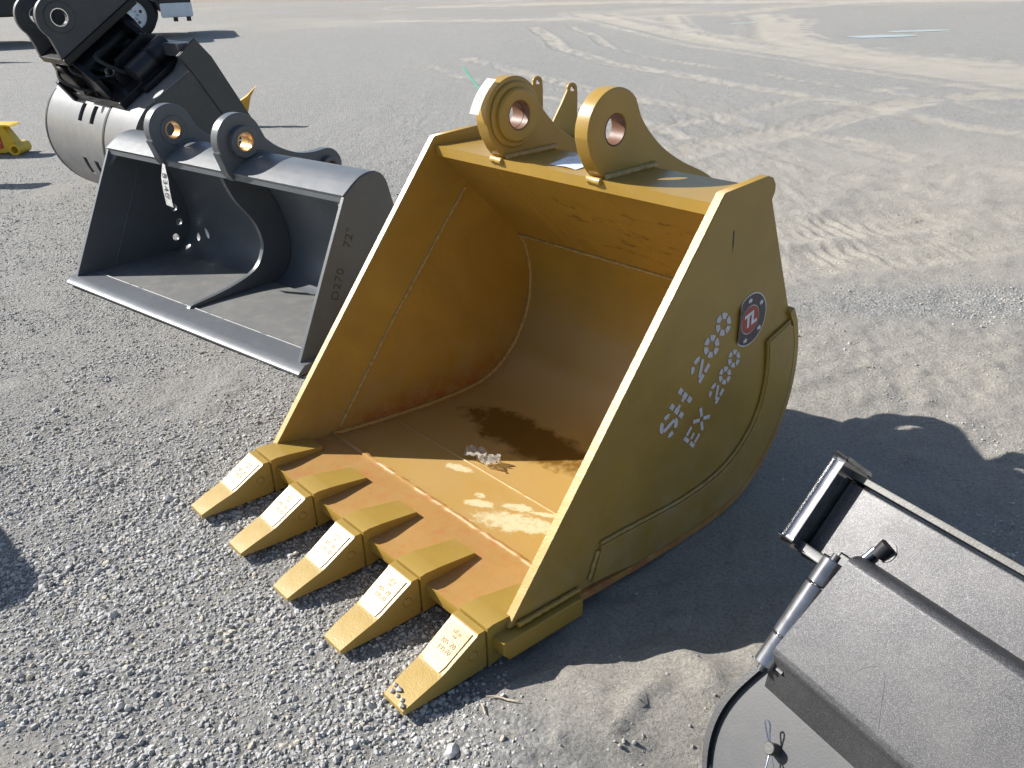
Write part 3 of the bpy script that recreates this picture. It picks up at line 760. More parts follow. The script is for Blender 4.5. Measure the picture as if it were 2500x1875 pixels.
# ears
ear_o = [(.700, .897), (.672, .93), (.650, .968), (.639, 1.005)]
ear_o += arc(.742, 1.018, .104, 183, 42, 18)
ear_o += smoothline([(.835, 1.050), (.871, 1.005), (.938, .947), (1.033, .892), (1.144, .842), (1.20, .80), (1.215, .74), (1.19, .68), (1.12, .64)], 4)[1:]
ear_o += [(1.02, .62), (.955, .70), (.912, .893), (.895, .905)]
for i, (a, b) in enumerate(((.288, .335), (.667, .714))):
    e = plate('pin_ear', ear_o, [circle(.741, 1.019, .040), circle(1.115, .745, .036)], a, b, 'yellow', yb, .004)
    ring('bore', a + .001, b - .001, .741, 1.019, .0365, .0403, 'bore', e, ch=.0008)
    if i == 0:
        e['label'] = 'ear with a thick round boss on its near face'
        ring('boss', b - .002, b + .024, .741, 1.019, .0405, .074, 'yellow', e, ch=.005)
        ring('boss_step', b - .002, b + .010, .741, 1.019, .070, .090, 'yellow', e, ch=.004)
        ring('boss_bore', b - .001, b + .022, .741, 1.019, .0375, .0408, 'bore', e, ch=.0008)
    bead('ear_weld', [(b + .003, .700, .906), (b + .003, .905, .906)], .010, 'weld', e)
    bead('ear_weld', [(a - .003, .700, .906), (a - .003, .905, .906)], .010, 'weld', e)
    bead('ear_weld', [(a, .692, .898), (b, .690, .896)], .011, 'yellow_edge', e)
# teeth
tip_me = pad_me = None
txt = []
m_ = text_mesh('205-70-\n19570', .0155, .0006); txt.append(m_)
TC = [.0602, .302, .5438, .7856, 1.0274]
shared = {}
def sub(name, maker, parent, x):
    """first tooth makes the mesh, the rest share it"""
    if name not in shared:
        o = maker(parent); shared[name] = o.data; o.location.x = x; return o
    o = crisp(bpy.data.objects.new(o_name(name), shared[name])); link(o, parent); o.location.x = x; return o
def o_name(n): return n.split('|')[0]
pad_sl = math.atan2(.122 - .070, .170 - .080)
def mk_adapter(p):
    bm = bmesh.new(); rows = []
    for (y, h, a, b) in ((-.052, .0475, .012, .119), (-.034, .0475, .012, .1205), (-.006, .047, .014, .1165), (.002, .0465, .080, .1155), (.05, .0435, .076, .105), (.122, .040, .066, .0900)):
        rows.append([bm.verts.new((sx * h, y, z)) for sx, z in ((-1, a), (1, a), (1, b), (-1, b))])
    for i in range(len(rows) - 1):
        for k_ in range(4): bm.faces.new((rows[i][k_], rows[i][(k_ + 1) % 4], rows[i + 1][(k_ + 1) % 4], rows[i + 1][k_]))
    bm.faces.new(rows[0]); bm.faces.new(rows[-1])
    return obj('tooth_adapter', bm, 'yellow_tooth', p, bevel=.005, seg=3)
def mk_tip(p):
    return loft('tooth', [(-.0575, .0455, .014, .117), (-.075, .0455, .013, .118), (-.080, .0450, .013, .112), (-.125, .0435, .014, .089), (-.168, .0415, .015, .066), (-.184, .0410, .016, .060), (-.23, .0385, .018, .047), (-.276, .0345, .020, .031)], 'yellow_tooth', p, bevel=.0035, seg=3)
def mk_pad(p):
    me_bm = bmesh.new()
    q = [(-.034, -.083), (.034, -.083), (.033, -.160), (.029, -.176), (-.029, -.176), (-.033, -.160)]
    zt = lambda y: .1135 + (y + .080) * (.112 - .066) / .088 if y > -.168 else .066 + .0015 - (-.168 - y) * .38
    lo = [me_bm.verts.new((x, y, zt(y) - .004)) for x, y in q]; hi = [me_bm.verts.new((x * .985, y, zt(y) + .0012 - (.0012 if y < -.17 else 0))) for x, y in q]
    me_bm.faces.new(hi); me_bm.faces.new(lo[::-1])
    for k_ in range(6): me_bm.faces.new((lo[k_], lo[(k_ + 1) % 6], hi[(k_ + 1) % 6], hi[k_]))
    return obj('raised_pad', me_bm, 'yellow_tooth', p, bevel=.0012, smooth=35)
def mk_text(p):
    me = text_mesh('205-70-\n19570', .0165, .0005); tl = math.atan2(.112 - .066, .088)
    me.transform(Matrix.Translation((0, -.131, .0885)) @ Matrix.Rotation(tl, 4, 'X'))
    return mesh_obj('stamped_number', me, 'stamp', p, 0)
def mk_logo(p):
    me = text_mesh('uLn', .017, .0005); tl = math.atan2(.112 - .066, .088)
    me2 = text_mesh('37SI', .0075, .0005); me2.transform(Matrix.Translation((0, -.012, 0)))
    bm = bmesh.new(); bm.from_mesh(me); bm.from_mesh(me2); bm.transform(Matrix.Translation((0, -.097, .1060)) @ Matrix.Rotation(tl, 4, 'X'))
    return obj('stamped_mark', bm, 'stamp', p, smooth=0)
def mk_nose(p): return loft('adapter_nose', [(-.070, .040, .024, .104), (-.045, .040, .024, .104)], 'stamp', p, bevel=.002)
def mk_pin(p):
    o = disc('retaining_pin', .038, .0472, -.092, .066, .0105, 'yellow_tooth', p, n=20); return o
def mk_pinring(p):
    return ring('pin_recess', .040, .0462, -.092, .066, .0108, .0128, 'stamp', p, n=24, ch=.0005)
for x in TC:
    ad = sub('tooth_adapter', mk_adapter, yb, x)
    for nm, mk in (('adapter_nose', mk_nose), ('tooth', mk_tip), ('raised_pad', mk_pad), ('stamped_number', mk_text), ('stamped_mark', mk_logo), ('retaining_pin', mk_pin), ('pin_recess', mk_pinring)):
        q_ = sub(nm, mk, ad, 0)
    ad.rotation_euler.z = random.uniform(-.012, .012); ad.location.z = random.uniform(-.001, .0015)
# stencilled letters on the right side plate: pieces placed in the plate's own plane
ZX = W + .0012
def plane_poly(bm, pts, x=ZX):
    vs = [bm.verts.new((x, y, z)) for y, z in pts]; bm.faces.new(vs)
# base line direction along the plate (text runs up and back), letter-up points to the front edge
bd = Vector((.724 - .511, .626 - .401)).normalized(); lu = Vector((-bd.y, bd.x))
def glyph_pieces(ch):
    """broken strokes of a stencil alphabet in a 0..1 x 0..1 cell"""
    def ringseg(cx, cy, rx, ry, t, a0, a1):
        n = 6; o_ = [(cx + rx * math.cos(R(a0 + (a1 - a0) * i / n)), cy + ry * math.sin(R(a0 + (a1 - a0) * i / n))) for i in range(n + 1)]
        i_ = [(cx + (rx - t) * math.cos(R(a0 + (a1 - a0) * i / n)), cy + (ry - t) * math.sin(R(a0 + (a1 - a0) * i / n))) for i in range(n + 1)]
        return o_ + i_[::-1]
    def bar(x0, y0, x1, y1, t):
        d = Vector((x1 - x0, y1 - y0)).normalized(); nn = Vector((-d.y, d.x)) * t / 2
        return [(x0 + nn.x, y0 + nn.y), (x0 - nn.x, y0 - nn.y), (x1 - nn.x, y1 - nn.y), (x1 + nn.x, y1 + nn.y)]
    if ch == '0': return [ringseg(.5, .5, .46, .5, .25, a, a + 46) for a in (8, 68, 128, 188, 248, 308)]
    if ch == 'H': return [bar(.14, .0, .14, .26, .24), bar(.14, .36, .14, .64, .24), bar(.14, .74, .14, 1, .24), bar(.86, .0, .86, .26, .24), bar(.86, .36, .86, .64, .24), bar(.86, .74, .86, 1, .24), bar(.27, .5, .42, .5, .16), bar(.58, .5, .73, .5, .16)]
    if ch == 'S': return [ringseg(.5, .72, .42, .30, .2, 10, 75), ringseg(.48, .70, .44, .32, .2, 100, 200), bar(.18, .60, .84, .36, .17), ringseg(.52, .28, .44, .30, .2, -75, 15), ringseg(.5, .28, .44, .30, .2, 195, 255)]
    if ch == '2': return [ringseg(.5, .70, .44, .32, .2, 25, 90), ringseg(.5, .70, .44, .32, .2, 115, 175), bar(.88, .60, .22, .24, .17), bar(.06, .1, .44, .1, .2), bar(.56, .1, .94, .1, .2)]
    if ch == 'E': return [bar(.16, .0, .16, .42, .22), bar(.16, .56, .16, 1, .22), bar(.34, .91, .85, .91, .17), bar(.34, .5, .7, .5, .15), bar(.34, .09, .85, .09, .17)]
    if ch == 'X': return [bar(.08, .98, .40, .60, .2), bar(.92, .98, .60, .60, .2), bar(.08, .02, .40, .40, .2), bar(.92, .02, .60, .40, .2)]
    return []
def stencil(name, s, start, hgt, adv, wid):
    p = Vector(start)
    for ch in s:
        bm = bmesh.new()
        if ch == ' ': p += bd * adv * .55; bm.free(); continue
        for poly in glyph_pieces(ch):
            pts = [p + bd * (gx_ * wid) + lu * (gy_ * hgt) for gx_, gy_ in poly]
            plane_poly(bm, [(q.x, q.y) for q in pts])
        p += bd * adv
        bmesh.ops.triangulate(bm, faces=[f for f in bm.faces])
        obj(name, bm, 'stencil', yb, smooth=0)
stencil('stencil_letter', 'SH 200', (.541, .346), .073, .0625, .060)
stencil('stencil_letter', 'EX 200', (.643, .281), .063, .0500, .049)
# round decal, its front edge peeling
dc_ = (.850, .576); dr = .072
def dec_pt(y, z, lift=0):
    k_ = max(0, (-.040 - y) / .03)
    return (W + .0012 + lift + .010 * k_ * k_, dc_[0] + y + .012 * k_ * k_, dc_[1] + z)
def dec_fan(name, rad_in, rad_out, mat, lift, parent, n=56, clip=-.062):
    bm = bmesh.new(); rows = []
    for rr in np.linspace(rad_in, rad_out, 8):
        rows.append([bm.verts.new(dec_pt(max(clip, rr * math.cos(2 * PI * i / n)), rr * 1.0 * math.sin(2 * PI * i / n), lift)) for i in range(n)])
    for a, b in zip(rows[:-1], rows[1:]):
        for i in range(n): bm.faces.new((a[i], a[(i + 1) % n], b[(i + 1) % n], b[i]))
    if rad_in < .002: pass
    bmesh.ops.remove_doubles(bm, verts=bm.verts, dist=1e-6)
    return obj(name, bm, mat, parent, smooth=50)
dec = dec_fan('round_decal', .0005, dr, 'decal_white', 0, yb); dec['label'] = 'round black and red decal with stars, front edge peeling'
dec_fan('decal_ring', .0395, dr - .003, 'decal_black', .0006, dec, clip=-.0605)
dec_fan('decal_centre', .0005, .0375, 'decal_red', .0007, dec)
for (ang, rr) in ((100, .055), (40, .056), (-38, .056), (-105, .056)):
    bm = bmesh.new(); cx_, cz_ = rr * math.cos(R(ang)), rr * math.sin(R(ang))
    vs = []
    for i in range(10):
        q = .0095 if i % 2 == 0 else .004
        vs.append(bm.verts.new(dec_pt(cx_ + q * math.cos(R(90 + 36 * i)), cz_ + q * math.sin(R(90 + 36 * i)), .0012)))
    bm.faces.new(vs); bmesh.ops.triangulate(bm, faces=bm.faces[:]); obj('decal_star', bm, 'decal_white', dec, smooth=0)
me = text_mesh('TL', .050, .0002, .92, .15, .0022); me.transform(Matrix.Translation((W + .0026, dc_[0] - .002, dc_[1])) @ UZ @ Matrix.Rotation(R(12), 4, 'Z'))
mesh_obj('decal_letters', me, 'decal_white', dec, 0)
# dark scorch mark near the top of the side plate
bm = bmesh.new(); plane_poly(bm, [(.737, .835), (.741, .832), (.743, .80), (.741, .78), (.7385, .80)], W + .0008); obj('scorch_mark', bm, 'textgrey', yb, smooth=0)

# lot tag stuck on the front of the left ear
ybm = Matrix.Translation((-.7466, 2.2157, 0)) @ Matrix.Rotation(-.8417, 4, 'Z')
bm = bmesh.new(); N_ = 6; rows = []
for i in range(N_ + 1):
    t_ = i / N_; y_ = .628 + .070 * t_; z_ = 1.025 + .085 * t_
    bow = .006 * math.sin(PI * t_)
    rows.append([bm.verts.new((xx, y_ - .012 - bow, z_ + .008 + bow)) for xx in (.288, .326)])
for a, b in zip(rows[:-1], rows[1:]): bm.faces.new((a[0], a[1], b[1], b[0]))
r_ = bmesh.ops.solidify(bm, geom=bm.faces[:], thickness=.0006); bm.transform(ybm)
t1 = tag(obj('lot_tag', bm, 'paper'), "white paper lot tag on the rim of the yellow bucket's left ear", 'tag')
me = text_mesh('8341', .015, .0001)
mm = ybm @ Matrix.Translation((.307, .636, 1.0805)) @ Matrix.Rotation(math.atan2(.085, .070), 4, 'X') @ Matrix.Rotation(R(90), 4, 'Z')
me.transform(mm); mesh_obj('handwriting', me, 'ink', t1, 0)
# data sheet in a plastic sleeve on the top beam
bm = bmesh.new(); vs = [bm.verts.new(v_) for v_ in ((.487, .728, .9045), (.588, .728, .9040), (.583, .815, .9060), (.482, .815, .9090))]
bm.faces.new(vs); bmesh.ops.subdivide_edges(bm, edges=bm.edges[:], cuts=4, use_grid_fill=True)
for v in bm.verts: v.co.z += .0015 * math.sin(v.co.x * 60) * math.sin(v.co.y * 45)
bm.transform(ybm); ps = tag(obj('paper_sheet', bm, 'paperblue', smooth=60), 'pale paper sheet lying on the yellow bucket between its ears', 'paper')
bm = bmesh.new()
for i in range(7):
    for seg in range(3):
        x0_ = .500 + seg * .022 + random.uniform(0, .004); x1_ = x0_ + random.uniform(.008, .018); y_ = .742 + i * .009
        bm.faces.new([bm.verts.new(v_) for v_ in ((x0_, y_, .9125), (x1_, y_, .9125), (x1_, y_ + .0016, .9125), (x0_, y_ + .0016, .9125))])
bm.transform(ybm); obj('printed_lines', bm, 'ink', ps, smooth=0)
bm = bmesh.new(); vs = [bm.verts.new(v_) for v_ in ((.480, .822, .9045), (.577, .822, .9045), (.560, .880, .9055), (.470, .876, .9055))]; bm.faces.new(vs); bm.transform(ybm)
obj('sleeve_flap', bm, simple('clear_film', (.52, .52, .54), rough=.2, var=.05), ps, smooth=0)

# crumpled clear wrapper on the bucket floor
def film_mat():
    m, t, b = newmat('clear_wrapper'); b.inputs['Base Color'].default_value = (.75, .72, .66, 1); b.inputs['Roughness'].default_value = .12
    b.inputs['Transmission Weight'].default_value = .72; b.inputs['IOR'].default_value = 1.25; return m
bm = bmesh.new(); g = bmesh.ops.create_grid(bm, x_segments=16, y_segments=9, size=.5)['verts']
for v in g:
    x_, y_ = v.co.x, v.co.y
    z_ = .016 + .012 * math.sin(9 * x_ + 6 * y_) * math.cos(14 * y_) + random.uniform(-.005, .005)
    pt = Vector((.448 + x_ * .125 - y_ * .022 + random.uniform(-.002, .002), .470 + x_ * .020 + y_ * .048 + random.uniform(-.002, .002), .042 + max(0.001, z_)))
    v.co = pt
bm.transform(ybm); tag(obj('plastic_wrapper', bm, film_mat(), smooth=12), 'crumpled clear plastic wrapper on the yellow bucket floor', 'wrapper')

# ------------------------------------------------------------------ grey ditching bucket
GO = (-2.2283, 4.0318, 0); GYAW = -.6849; GW = 1.829
gb = empty('ditching_bucket', GO, GYAW, 'dark grey smooth-edged ditching bucket behind the yellow bucket', 'bucket')
gin = [(.10, .040), (.30, .034), (.50, .030), (.58, .036), (.64, .060), (.685, .110), (.703, .170), (.706, .235), (.695, .310), (.668, .40), (.632, .47), (.596, .53), (.578, .59), (.563, .638), (.54, .665), (.508, .678), (.474, .678), (.439, .669), (.40, .648), (.353, .617)]
gin = [gin[0], gin[1]] + smoothline(gin[2:-1], 3) + [gin[-1]]
sheet('shell', gin, .012, .036, GW - .036, 'greytop', gb)
bm = bmesh.new(); box_bm(bm, .05, GW - .05, .125, .56, .0395, .0415); fl = obj('worn_floor', bm, 'greyfloor', gb, bevel=0)
gl_out = [(.040, .046), (.351, .621), (.40, .655), (.441, .679), (.508, .689), (.548, .674), (.572, .645), (.588, .59)] + [(y_ + .004, z_) for y_, z_ in gin[::-1] if .10 < z_ < .56 and y_ > .58] + [(y_, z_ - .004) for y_, z_ in gin[::-1] if z_ <= .10 and y_ > .12]
lh = [circle(.628, .262, .019, 16), circle(.640, .182, .019, 16), circle(.605, .105, .019, 16)]
for i, (a, b) in enumerate(((.032, .050), (GW - .050, GW - .032))):
    sp = plate('side_plate', gl_out, lh if i == 0 else [], a, b, 'grey', gb, .002)
    xi = b if i == 0 else a
    bead('seam_weld', [(xi, .476, .487), (xi, .245, .054)], .003, 'grey', sp, .02)
    gs = [(.365, .600), (.42, .555), (.40, .60)] if i == 0 else [(.365, .600), (.42, .555), (.40, .60)]
    xg = (.050, .095) if i == 0 else (GW - .095, GW - .050)
    bm = bmesh.new()
    A = [bm.verts.new(v_) for v_ in ((xg[0] if i == 0 else xg[1], .366, .602), (xg[1] if i == 0 else xg[0], .366, .602), (xg[0] if i == 0 else xg[1], .335, .545))]
    B = [bm.verts.new(v.co + Vector((0, .010, -.006))) for v in A]
    bm.faces.new(A); bm.faces.new(B[::-1])
    for k_ in range(3): bm.faces.new((A[k_], A[(k_ + 1) % 3], B[(k_ + 1) % 3], B[k_]))
    obj('gusset', bm, 'greytop', sp)
# flat bolted edge with a ground bevel
plate('cutting_edge', [(0, .012), (.006, .010), (.135, .010), (.135, .046), (.036, .0455), (0, .020)], [], 0, GW, 'greytop', gb, .0015)
bead('edge_weld', [(.05, .134, .045), (GW - .05, .134, .045)], .004, 'greyfloor', gb, .02)
tb_ = [(.352, .624), (.352, .596), (.362, .592), (.43, .640), (.43, .668)]
plate('top_rail', tb_, [], .0505, GW - .0505, 'greytop', gb, .002)
# stiffener across the mouth
rib = smoothline([(.40, .588), (.405, .55), (.445, .46), (.52, .35), (.548, .265), (.54, .196), (.478, .122), (.317, .078), (.125, .058)], 5) + [(.112, .047), (.118, .044), (.50, .0425)] + [(y_ - .004, z_) for y_, z_ in gin if y_ > .52 and z_ < .55][2:] + [(.56, .62), (.50, .655), (.44, .645)]
plate('centre_rib', rib, [], .905, .931, 'grey', gb, .002)
# ears with two pin bores
g_ear = [(.352, .592), (.328, .622), (.318, .66), (.300, .715)]
g_ear += arc(.415, .752, .113, 200, 30, 20)
g_ear += smoothline([(.530, .755), (.60, .697), (.70, .652), (.78, .640), (.83, .640)], 4)[1:]
g_ear += arc(.868, .560, .083, 95, -60, 12)
g_ear += [(.80, .46), (.690, .46), (.645, .49), (.590, .60), (.575, .66), (.53, .684), (.45, .678), (.40, .655)]
for i, (a, b) in enumerate(((.516, .566), (1.040, 1.090))):
    e = plate('pin_ear', g_ear, [circle(.420, .748, .041), circle(.868, .556, .034)], a, b, 'grey', gb, .004)
    ring('bushing', a + .001, b - .001, .420, .748, .034, .0415, 'brass', e, ch=.001)
    ring('collar', b - .001, b + (.004 if i == 0 else .030), .420, .748, .0412, .066, 'grey', e, ch=.003)
    if i: ring('collar_bushing', b + .0005, b + .028, .420, .748, .034, .0414, 'brass', e, ch=.001)
    ring('rear_collar', b - .001, b + .024, .868, .556, .030, .052, 'grey', e, ch=.003)
    ring('rear_bushing', a + .001, b - .001, .868, .556, .027, .0343, 'bore', e, ch=.001)
    bead('ear_weld', [(b + .002, y_, z_ + .011) for y_, z_ in gin[::-1] if .42 < y_ < .56 and z_ > .6], .009, 'grey', e, .01)
    bead('ear_weld', [(b + .001, .356, .60), (b + .001, .41, .66)], .009, 'grey', e, .01)
bdg = math.atan2(.501 - .250, .365 - .25)
for tx_, (cy_, cz2_) in (('D270', (.268, .296)), ('72"', (.350, .462))):
    me = text_mesh(tx_, .054, .0003, 1.1)
    me.transform(Matrix.Translation((GW - .0315, cy_, cz2_)) @ UZ @ Matrix.Rotation(bdg, 4, 'Z'))
    mesh_obj('burnt_lettering', me, 'textgrey', gb, 0)
gbm = Matrix.Translation(GO) @ Matrix.Rotation(GYAW, 4, 'Z')
# hanging tag
bm = bmesh.new(); rows = []
for i in range(7):
    t_ = i / 6; z_ = .612 - .192 * t_; cxx = .574 + .010 * t_; hw = .012 + .020 * min(1, t_ * 3); y_ = .334 - .018 * t_ - .006 * math.sin(PI * t_)
    rows.append([bm.verts.new((cxx - hw, y_, z_)), bm.verts.new((cxx + hw, y_ - .004, z_ - .003))])
for a, b in zip(rows[:-1], rows[1:]): bm.faces.new((a[0], a[1], b[1], b[0]))
bmesh.ops.solidify(bm, geom=bm.faces[:], thickness=.0005); bm.transform(gbm)
gt = tag(obj('lot_tag', bm, 'paper'), 'long white handwritten tag hanging inside the dark grey bucket', 'tag')
me = text_mesh('8340', .052, .0001, 1.15)
me.transform(gbm @ Matrix.Translation((.581, .3155, .515)) @ Matrix.Rotation(R(-3), 4, 'Y') @ Matrix.Rotation(R(84), 4, 'X') @ Matrix.Rotation(R(-90), 4, 'Z'))
mesh_obj('handwriting', me, 'ink', gt, 0)

# ------------------------------------------------------------------ tilting barrel bucket with coupler
TO = (-3.668, 5.575, 0); TYAW = -.82; TW = 1.53
tbk = empty('tilt_bucket', TO, TYAW, 'dark barrel-backed tilt bucket with heavy coupler lying mouth down at left', 'bucket')
cu_, cz_, cr_ = 1.08, .402, .400
front = arc(cu_, cz_, cr_, 270, 133, 34)
flat0 = front[-1]
tprof = [(1.72, .012), (1.45, .006), (1.2, .004)] + front + [(1.085, .862), (1.145, .955)]
def barrel_shell():
    # holes are cut as slots by leaving out narrow cells: columns of quads along the arc
    pass
slot_rows = []
# shell, sheet swept left to right; drain slots are openings in a finely divided patch
prof = tprof
def ang(i): return prof[i]
bm = bmesh.new()
xs = [0.006, .60, .620, .690, .80, .820, .890, 1.04, TW - .006]
# split the arc finely so slots follow its curve
cols = []
for x in xs: cols.append([bm.verts.new((x, y, z)) for y, z in prof])
def in_slot(x0, x1, i):
    z = (prof[i][1] + prof[i + 1][1]) / 2; y = prof[i][0]
    if not (y < .84 and 2 < i): return False
    return ((abs(x0 - .620) < 1e-6) or (abs(x0 - .820) < 1e-6)) and (.545 < z < .66 or .235 < z < .345)
for a in range(len(xs) - 1):
    for i in range(len(prof) - 1):
        if in_slot(xs[a], xs[a + 1], i): continue
        bm.faces.new((cols[a][i], cols[a][i + 1], cols[a + 1][i + 1], cols[a + 1][i]))
bmesh.ops.recalc_face_normals(bm, faces=bm.faces)
bmesh.ops.solidify(bm, geom=bm.faces[:], thickness=-.010)
obj('barrel_shell', bm, 'barrel', tbk, smooth=30)
tside = [(1.72, .014), (1.45, .008), (1.2, .006)] + arc(cu_, cz_, cr_ + .006, 270, 133, 30) + [(1.098, .872), (1.040, .962), (1.160, 1.052), (1.250, .940), (1.50, .450)]
for i, (a, b) in enumerate(((0, .014), (TW - .014, TW))):
    tsd = tside if i else tside[:3] + arc(cu_, cz_, cr_ + .006, 270, 133, 30) + [(1.098, .872), (1.15, .95), (1.250, .90), (1.50, .450)]
    sp = plate('side_plate', tsd, [], a, b, 'dark_plate', tbk, .002)
    if i: plate('side_cutter', [(1.110, .872), (1.046, .962), (1.160, 1.046), (1.246, .938), (1.70, .02), (1.58, .02)], [], b + .001, b + .010, 'dark_plate', sp, .002)
box('upper_rail', .02, TW - .016, 1.05, 1.16, .965, 1.035, 'dark', tbk, .004, Matrix.Translation((0, .012, -.01)))
for xb_ in (.004, 1.055):
    sheet('barrel_band', offset_poly(front, -.001), -.012, xb_, xb_ + .028, 'matte', tbk)
bm = bmesh.new(); box_bm(bm, .05, TW - .05, 1.52, 1.715, .0, .03); obj('cutting_edge', bm, 'dark', tbk, bevel=.003)
# coupler frame: p runs up the back plate, q stands off it
P0 = Vector((0, .80, .685)); pv = Vector((0, .835, .55)).normalized(); qv = Vector((0, -pv.z, pv.y))
PQ = Matrix(((1, 0, 0, 0), (0, pv.y, qv.y, P0.y), (0, pv.z, qv.z, P0.z), (0, 0, 0, 1)))   # local (v, p, q)
def pbox(name, v0, v1, p0, p1, q0, q1, mat, parent, bev=.006): return box(name, v0, v1, p0, p1, q0, q1, mat, parent, bev, PQ)
cp = pbox('coupler_base', .42, 1.30, -.03, .46, .012, .06, 'matte', tbk)
pbox('side_lug', .44, .50, -.05, .20, .0, .15, 'matte', cp)
bm = bmesh.new(); tube_bm(bm, [PQ @ Vector((.76, -.04, .175)), PQ @ Vector((.76, .50, .175))], .105, 24); obj('pivot_tube', bm, 'matte', tbk)
for p_ in (.0, .40):
    me = plate_mesh([(.44, .05), (.44, .16), (.56, .29), (.96, .29), (1.08, .16), (1.08, .05)], [], .035, .003)
    me.transform(PQ @ Matrix.Translation((0, p_ + .018, 0)) @ Matrix(((1, 0, 0, 0), (0, 0, -1, 0), (0, 1, 0, 0), (0, 0, 0, 1))))
    mesh_obj('pivot_bracket', me, 'matte', tbk)
pbox('ear_deck', .55, 1.00, -.03, .54, .295, .338, 'matte', tbk)
oc = plate('swing_bracket', [(.10, .05), (.10, .12), (.17, .19), (.40, .20), (.47, .13), (.47, .05)], [], 1.10, 1.135, 'matte', tbk, .003, PQ @ Matrix.Translation((1.117, 0, 0)) @ UZ)
bm = bmesh.new(); tube_bm(bm, [PQ @ Vector((1.245, .16, .095)), PQ @ Vector((1.245, .44, .095))], .070, 24); dr_ = obj('cylinder_barrel', bm, 'black', tbk)
bm = bmesh.new(); tube_bm(bm, [PQ @ Vector((1.245, .30, .095)), PQ @ Vector((1.245, .325, .095))], .076, 24); obj('cylinder_band', bm, 'matte', dr_)
pbox('cylinder_saddle', 1.16, 1.36, .12, .47, .012, .045, 'matte', tbk)
bm = bmesh.new(); tube_bm(bm, [PQ @ Vector((.60, .12, .10)), PQ @ Vector((1.02, .12, .14))], .024, 16); obj('piston_rod', bm, 'steel', tbk)
bm = bmesh.new(); tube_bm(bm, [PQ @ Vector((.50, .12, .09)), PQ @ Vector((.70, .12, .11))], .05, 16); obj('tilt_cylinder', bm, 'matte', tbk)
bm = bmesh.new(); tube_bm(bm, [PQ @ Vector((.50, .33, .11)), PQ @ Vector((1.05, .33, .16))], .042, 16); obj('tilt_cylinder', bm, 'matte', tbk)
for (a_, b_, c_) in (((.66, .02, .28), (.74, -.07, .21), (.86, -.02, .10)), ((.82, .05, .29), (.93, -.02, .24), (.98, .08, .12)), ((.60, .1, .25), (.50, .02, .22), (.46, -.02, .10)), ((1.02, .2, .24), (1.10, .10, .26), (1.16, .14, .14))):
    tube('hydraulic_hose', [PQ @ Vector(v_) for v_ in smoothline([a_, b_, c_, (c_[0], c_[1] + .08, .05)], 6)], .012, 'rubber', tbk, 8)
for (v_, p_) in ((.47, -.02), (.48, .10), (1.14, -.01), (.62, .0), (.92, .0)):
    bm = bmesh.new(); bmesh.ops.create_cone(bm, cap_ends=True, segments=6, radius1=.017, radius2=.017, depth=.03, matrix=PQ @ Matrix.Translation((v_, p_, .06))); obj('bolt_head', bm, 'steel' if v_ < .41 else 'matte', tbk, bevel=.002)
t_ear = [(-.03, .338), (-.012, .39), (.005, .45)] + arc(.125, .505, .122, 195, 60, 16) + [(.30, .575)] + arc(.47, .53, .115, 120, -15, 14) + [(.56, .40), (.55, .338)]
for (a, b) in ((.565, .605), (.945, .985)):
    e = plate('coupler_ear', t_ear, [circle(.130, .505, .050), circle(.47, .53, .045)], a, b, 'dark', tbk, .004, PQ @ Matrix.Translation(((a + b) / 2, 0, 0)) @ UZ)
    ring('ear_boss', b - .001, b + .008, .130, .505, .0505, .085, 'dark', e, M=PQ)
    ring('ear_bore', a, b, .130, .505, .044, .0506, 'steel', e, M=PQ, ch=.001)

# ------------------------------------------------------------------ black attachment, near right
bkO = Vector((.589, 1.243, .4)); av = Vector((-.5564, -.3113, -.7704)).normalized(); bv = Vector((.4693, -.8828, .0177)); bv = (bv - av * av.dot(bv)).normalized(); nv = av.cross(bv)
KM = Matrix(((av.x, bv.x, nv.x, bkO.x), (av.y, bv.y, nv.y, bkO.y), (av.z, bv.z, nv.z, bkO.z), (0, 0, 0, 1)))
ka = empty('mounting_plate', (.78, 1.0, 0), 0, 'black flake-painted coupler attachment with hinge pipe at the lower right', 'attachment')
KL = Matrix.Translation((-.78, -1.0, 0)) @ KM
def kbox(name, a0, a1, b0, b1, n0, n1, mat, parent=ka, bev=.004): return box(name, a0, a1, b0, b1, n0, n1, mat, parent, bev, KL)
kbox('deck_plate', -.140, .03, -.064, .62, -.056, -.020, 'flake', bev=.004)
# cover box: flat top folded down along its lower side; section in (a, n)
def kprism(name, sec, b0, b1, mat, parent=ka, bev=.004, skew=0.):
    bm = bmesh.new(); A_ = [bm.verts.new(KL @ Vector((a_, b0 - skew * a_, n_))) for a_, n_ in sec]; B_ = [bm.verts.new(KL @ Vector((a_, b1, n_))) for a_, n_ in sec]
    bm.faces.new(A_); bm.faces.new(B_[::-1]); m_ = len(sec)
    for i in range(m_): bm.faces.new((A_[i], B_[i], B_[(i + 1) % m_], A_[(i + 1) % m_]))
    return obj(name, bm, mat, parent, bevel=bev, seg=3)
cv = crisp(kprism('cover_box', [(-.036, -.045), (-.030, -.002), (-.026, .011), (-.018, .0205), (-.006, .0250), (.196, .0250), (.208, .0215), (.217, .0150), (.224, .006), (.302, -.052), (.292, -.060), (.205, -.045)], .040, .64, 'flake', skew=.10, bev=0))
kprism('cover_hem', [(.300, -.047), (.307, -.052), (.296, -.078), (.286, -.070)], .046, .64, 'dark_plate', bev=.002)
# end channel around the deck's left end
kbox('end_channel', -.168, .020, -.098, -.070, -.066, .018, 'pipe', bev=.009)
kbox('channel_flange', .006, .026, -.0705, -.012, -.066, .006, 'dark', bev=.004)
kbox('channel_flange', -.160, -.147, -.0705, .62, -.066, -.016, 'dark_plate', bev=.002)
kbox('channel_web', -.1475, .0065, -.0705, -.055, -.075, -.055, 'black', bev=.002)
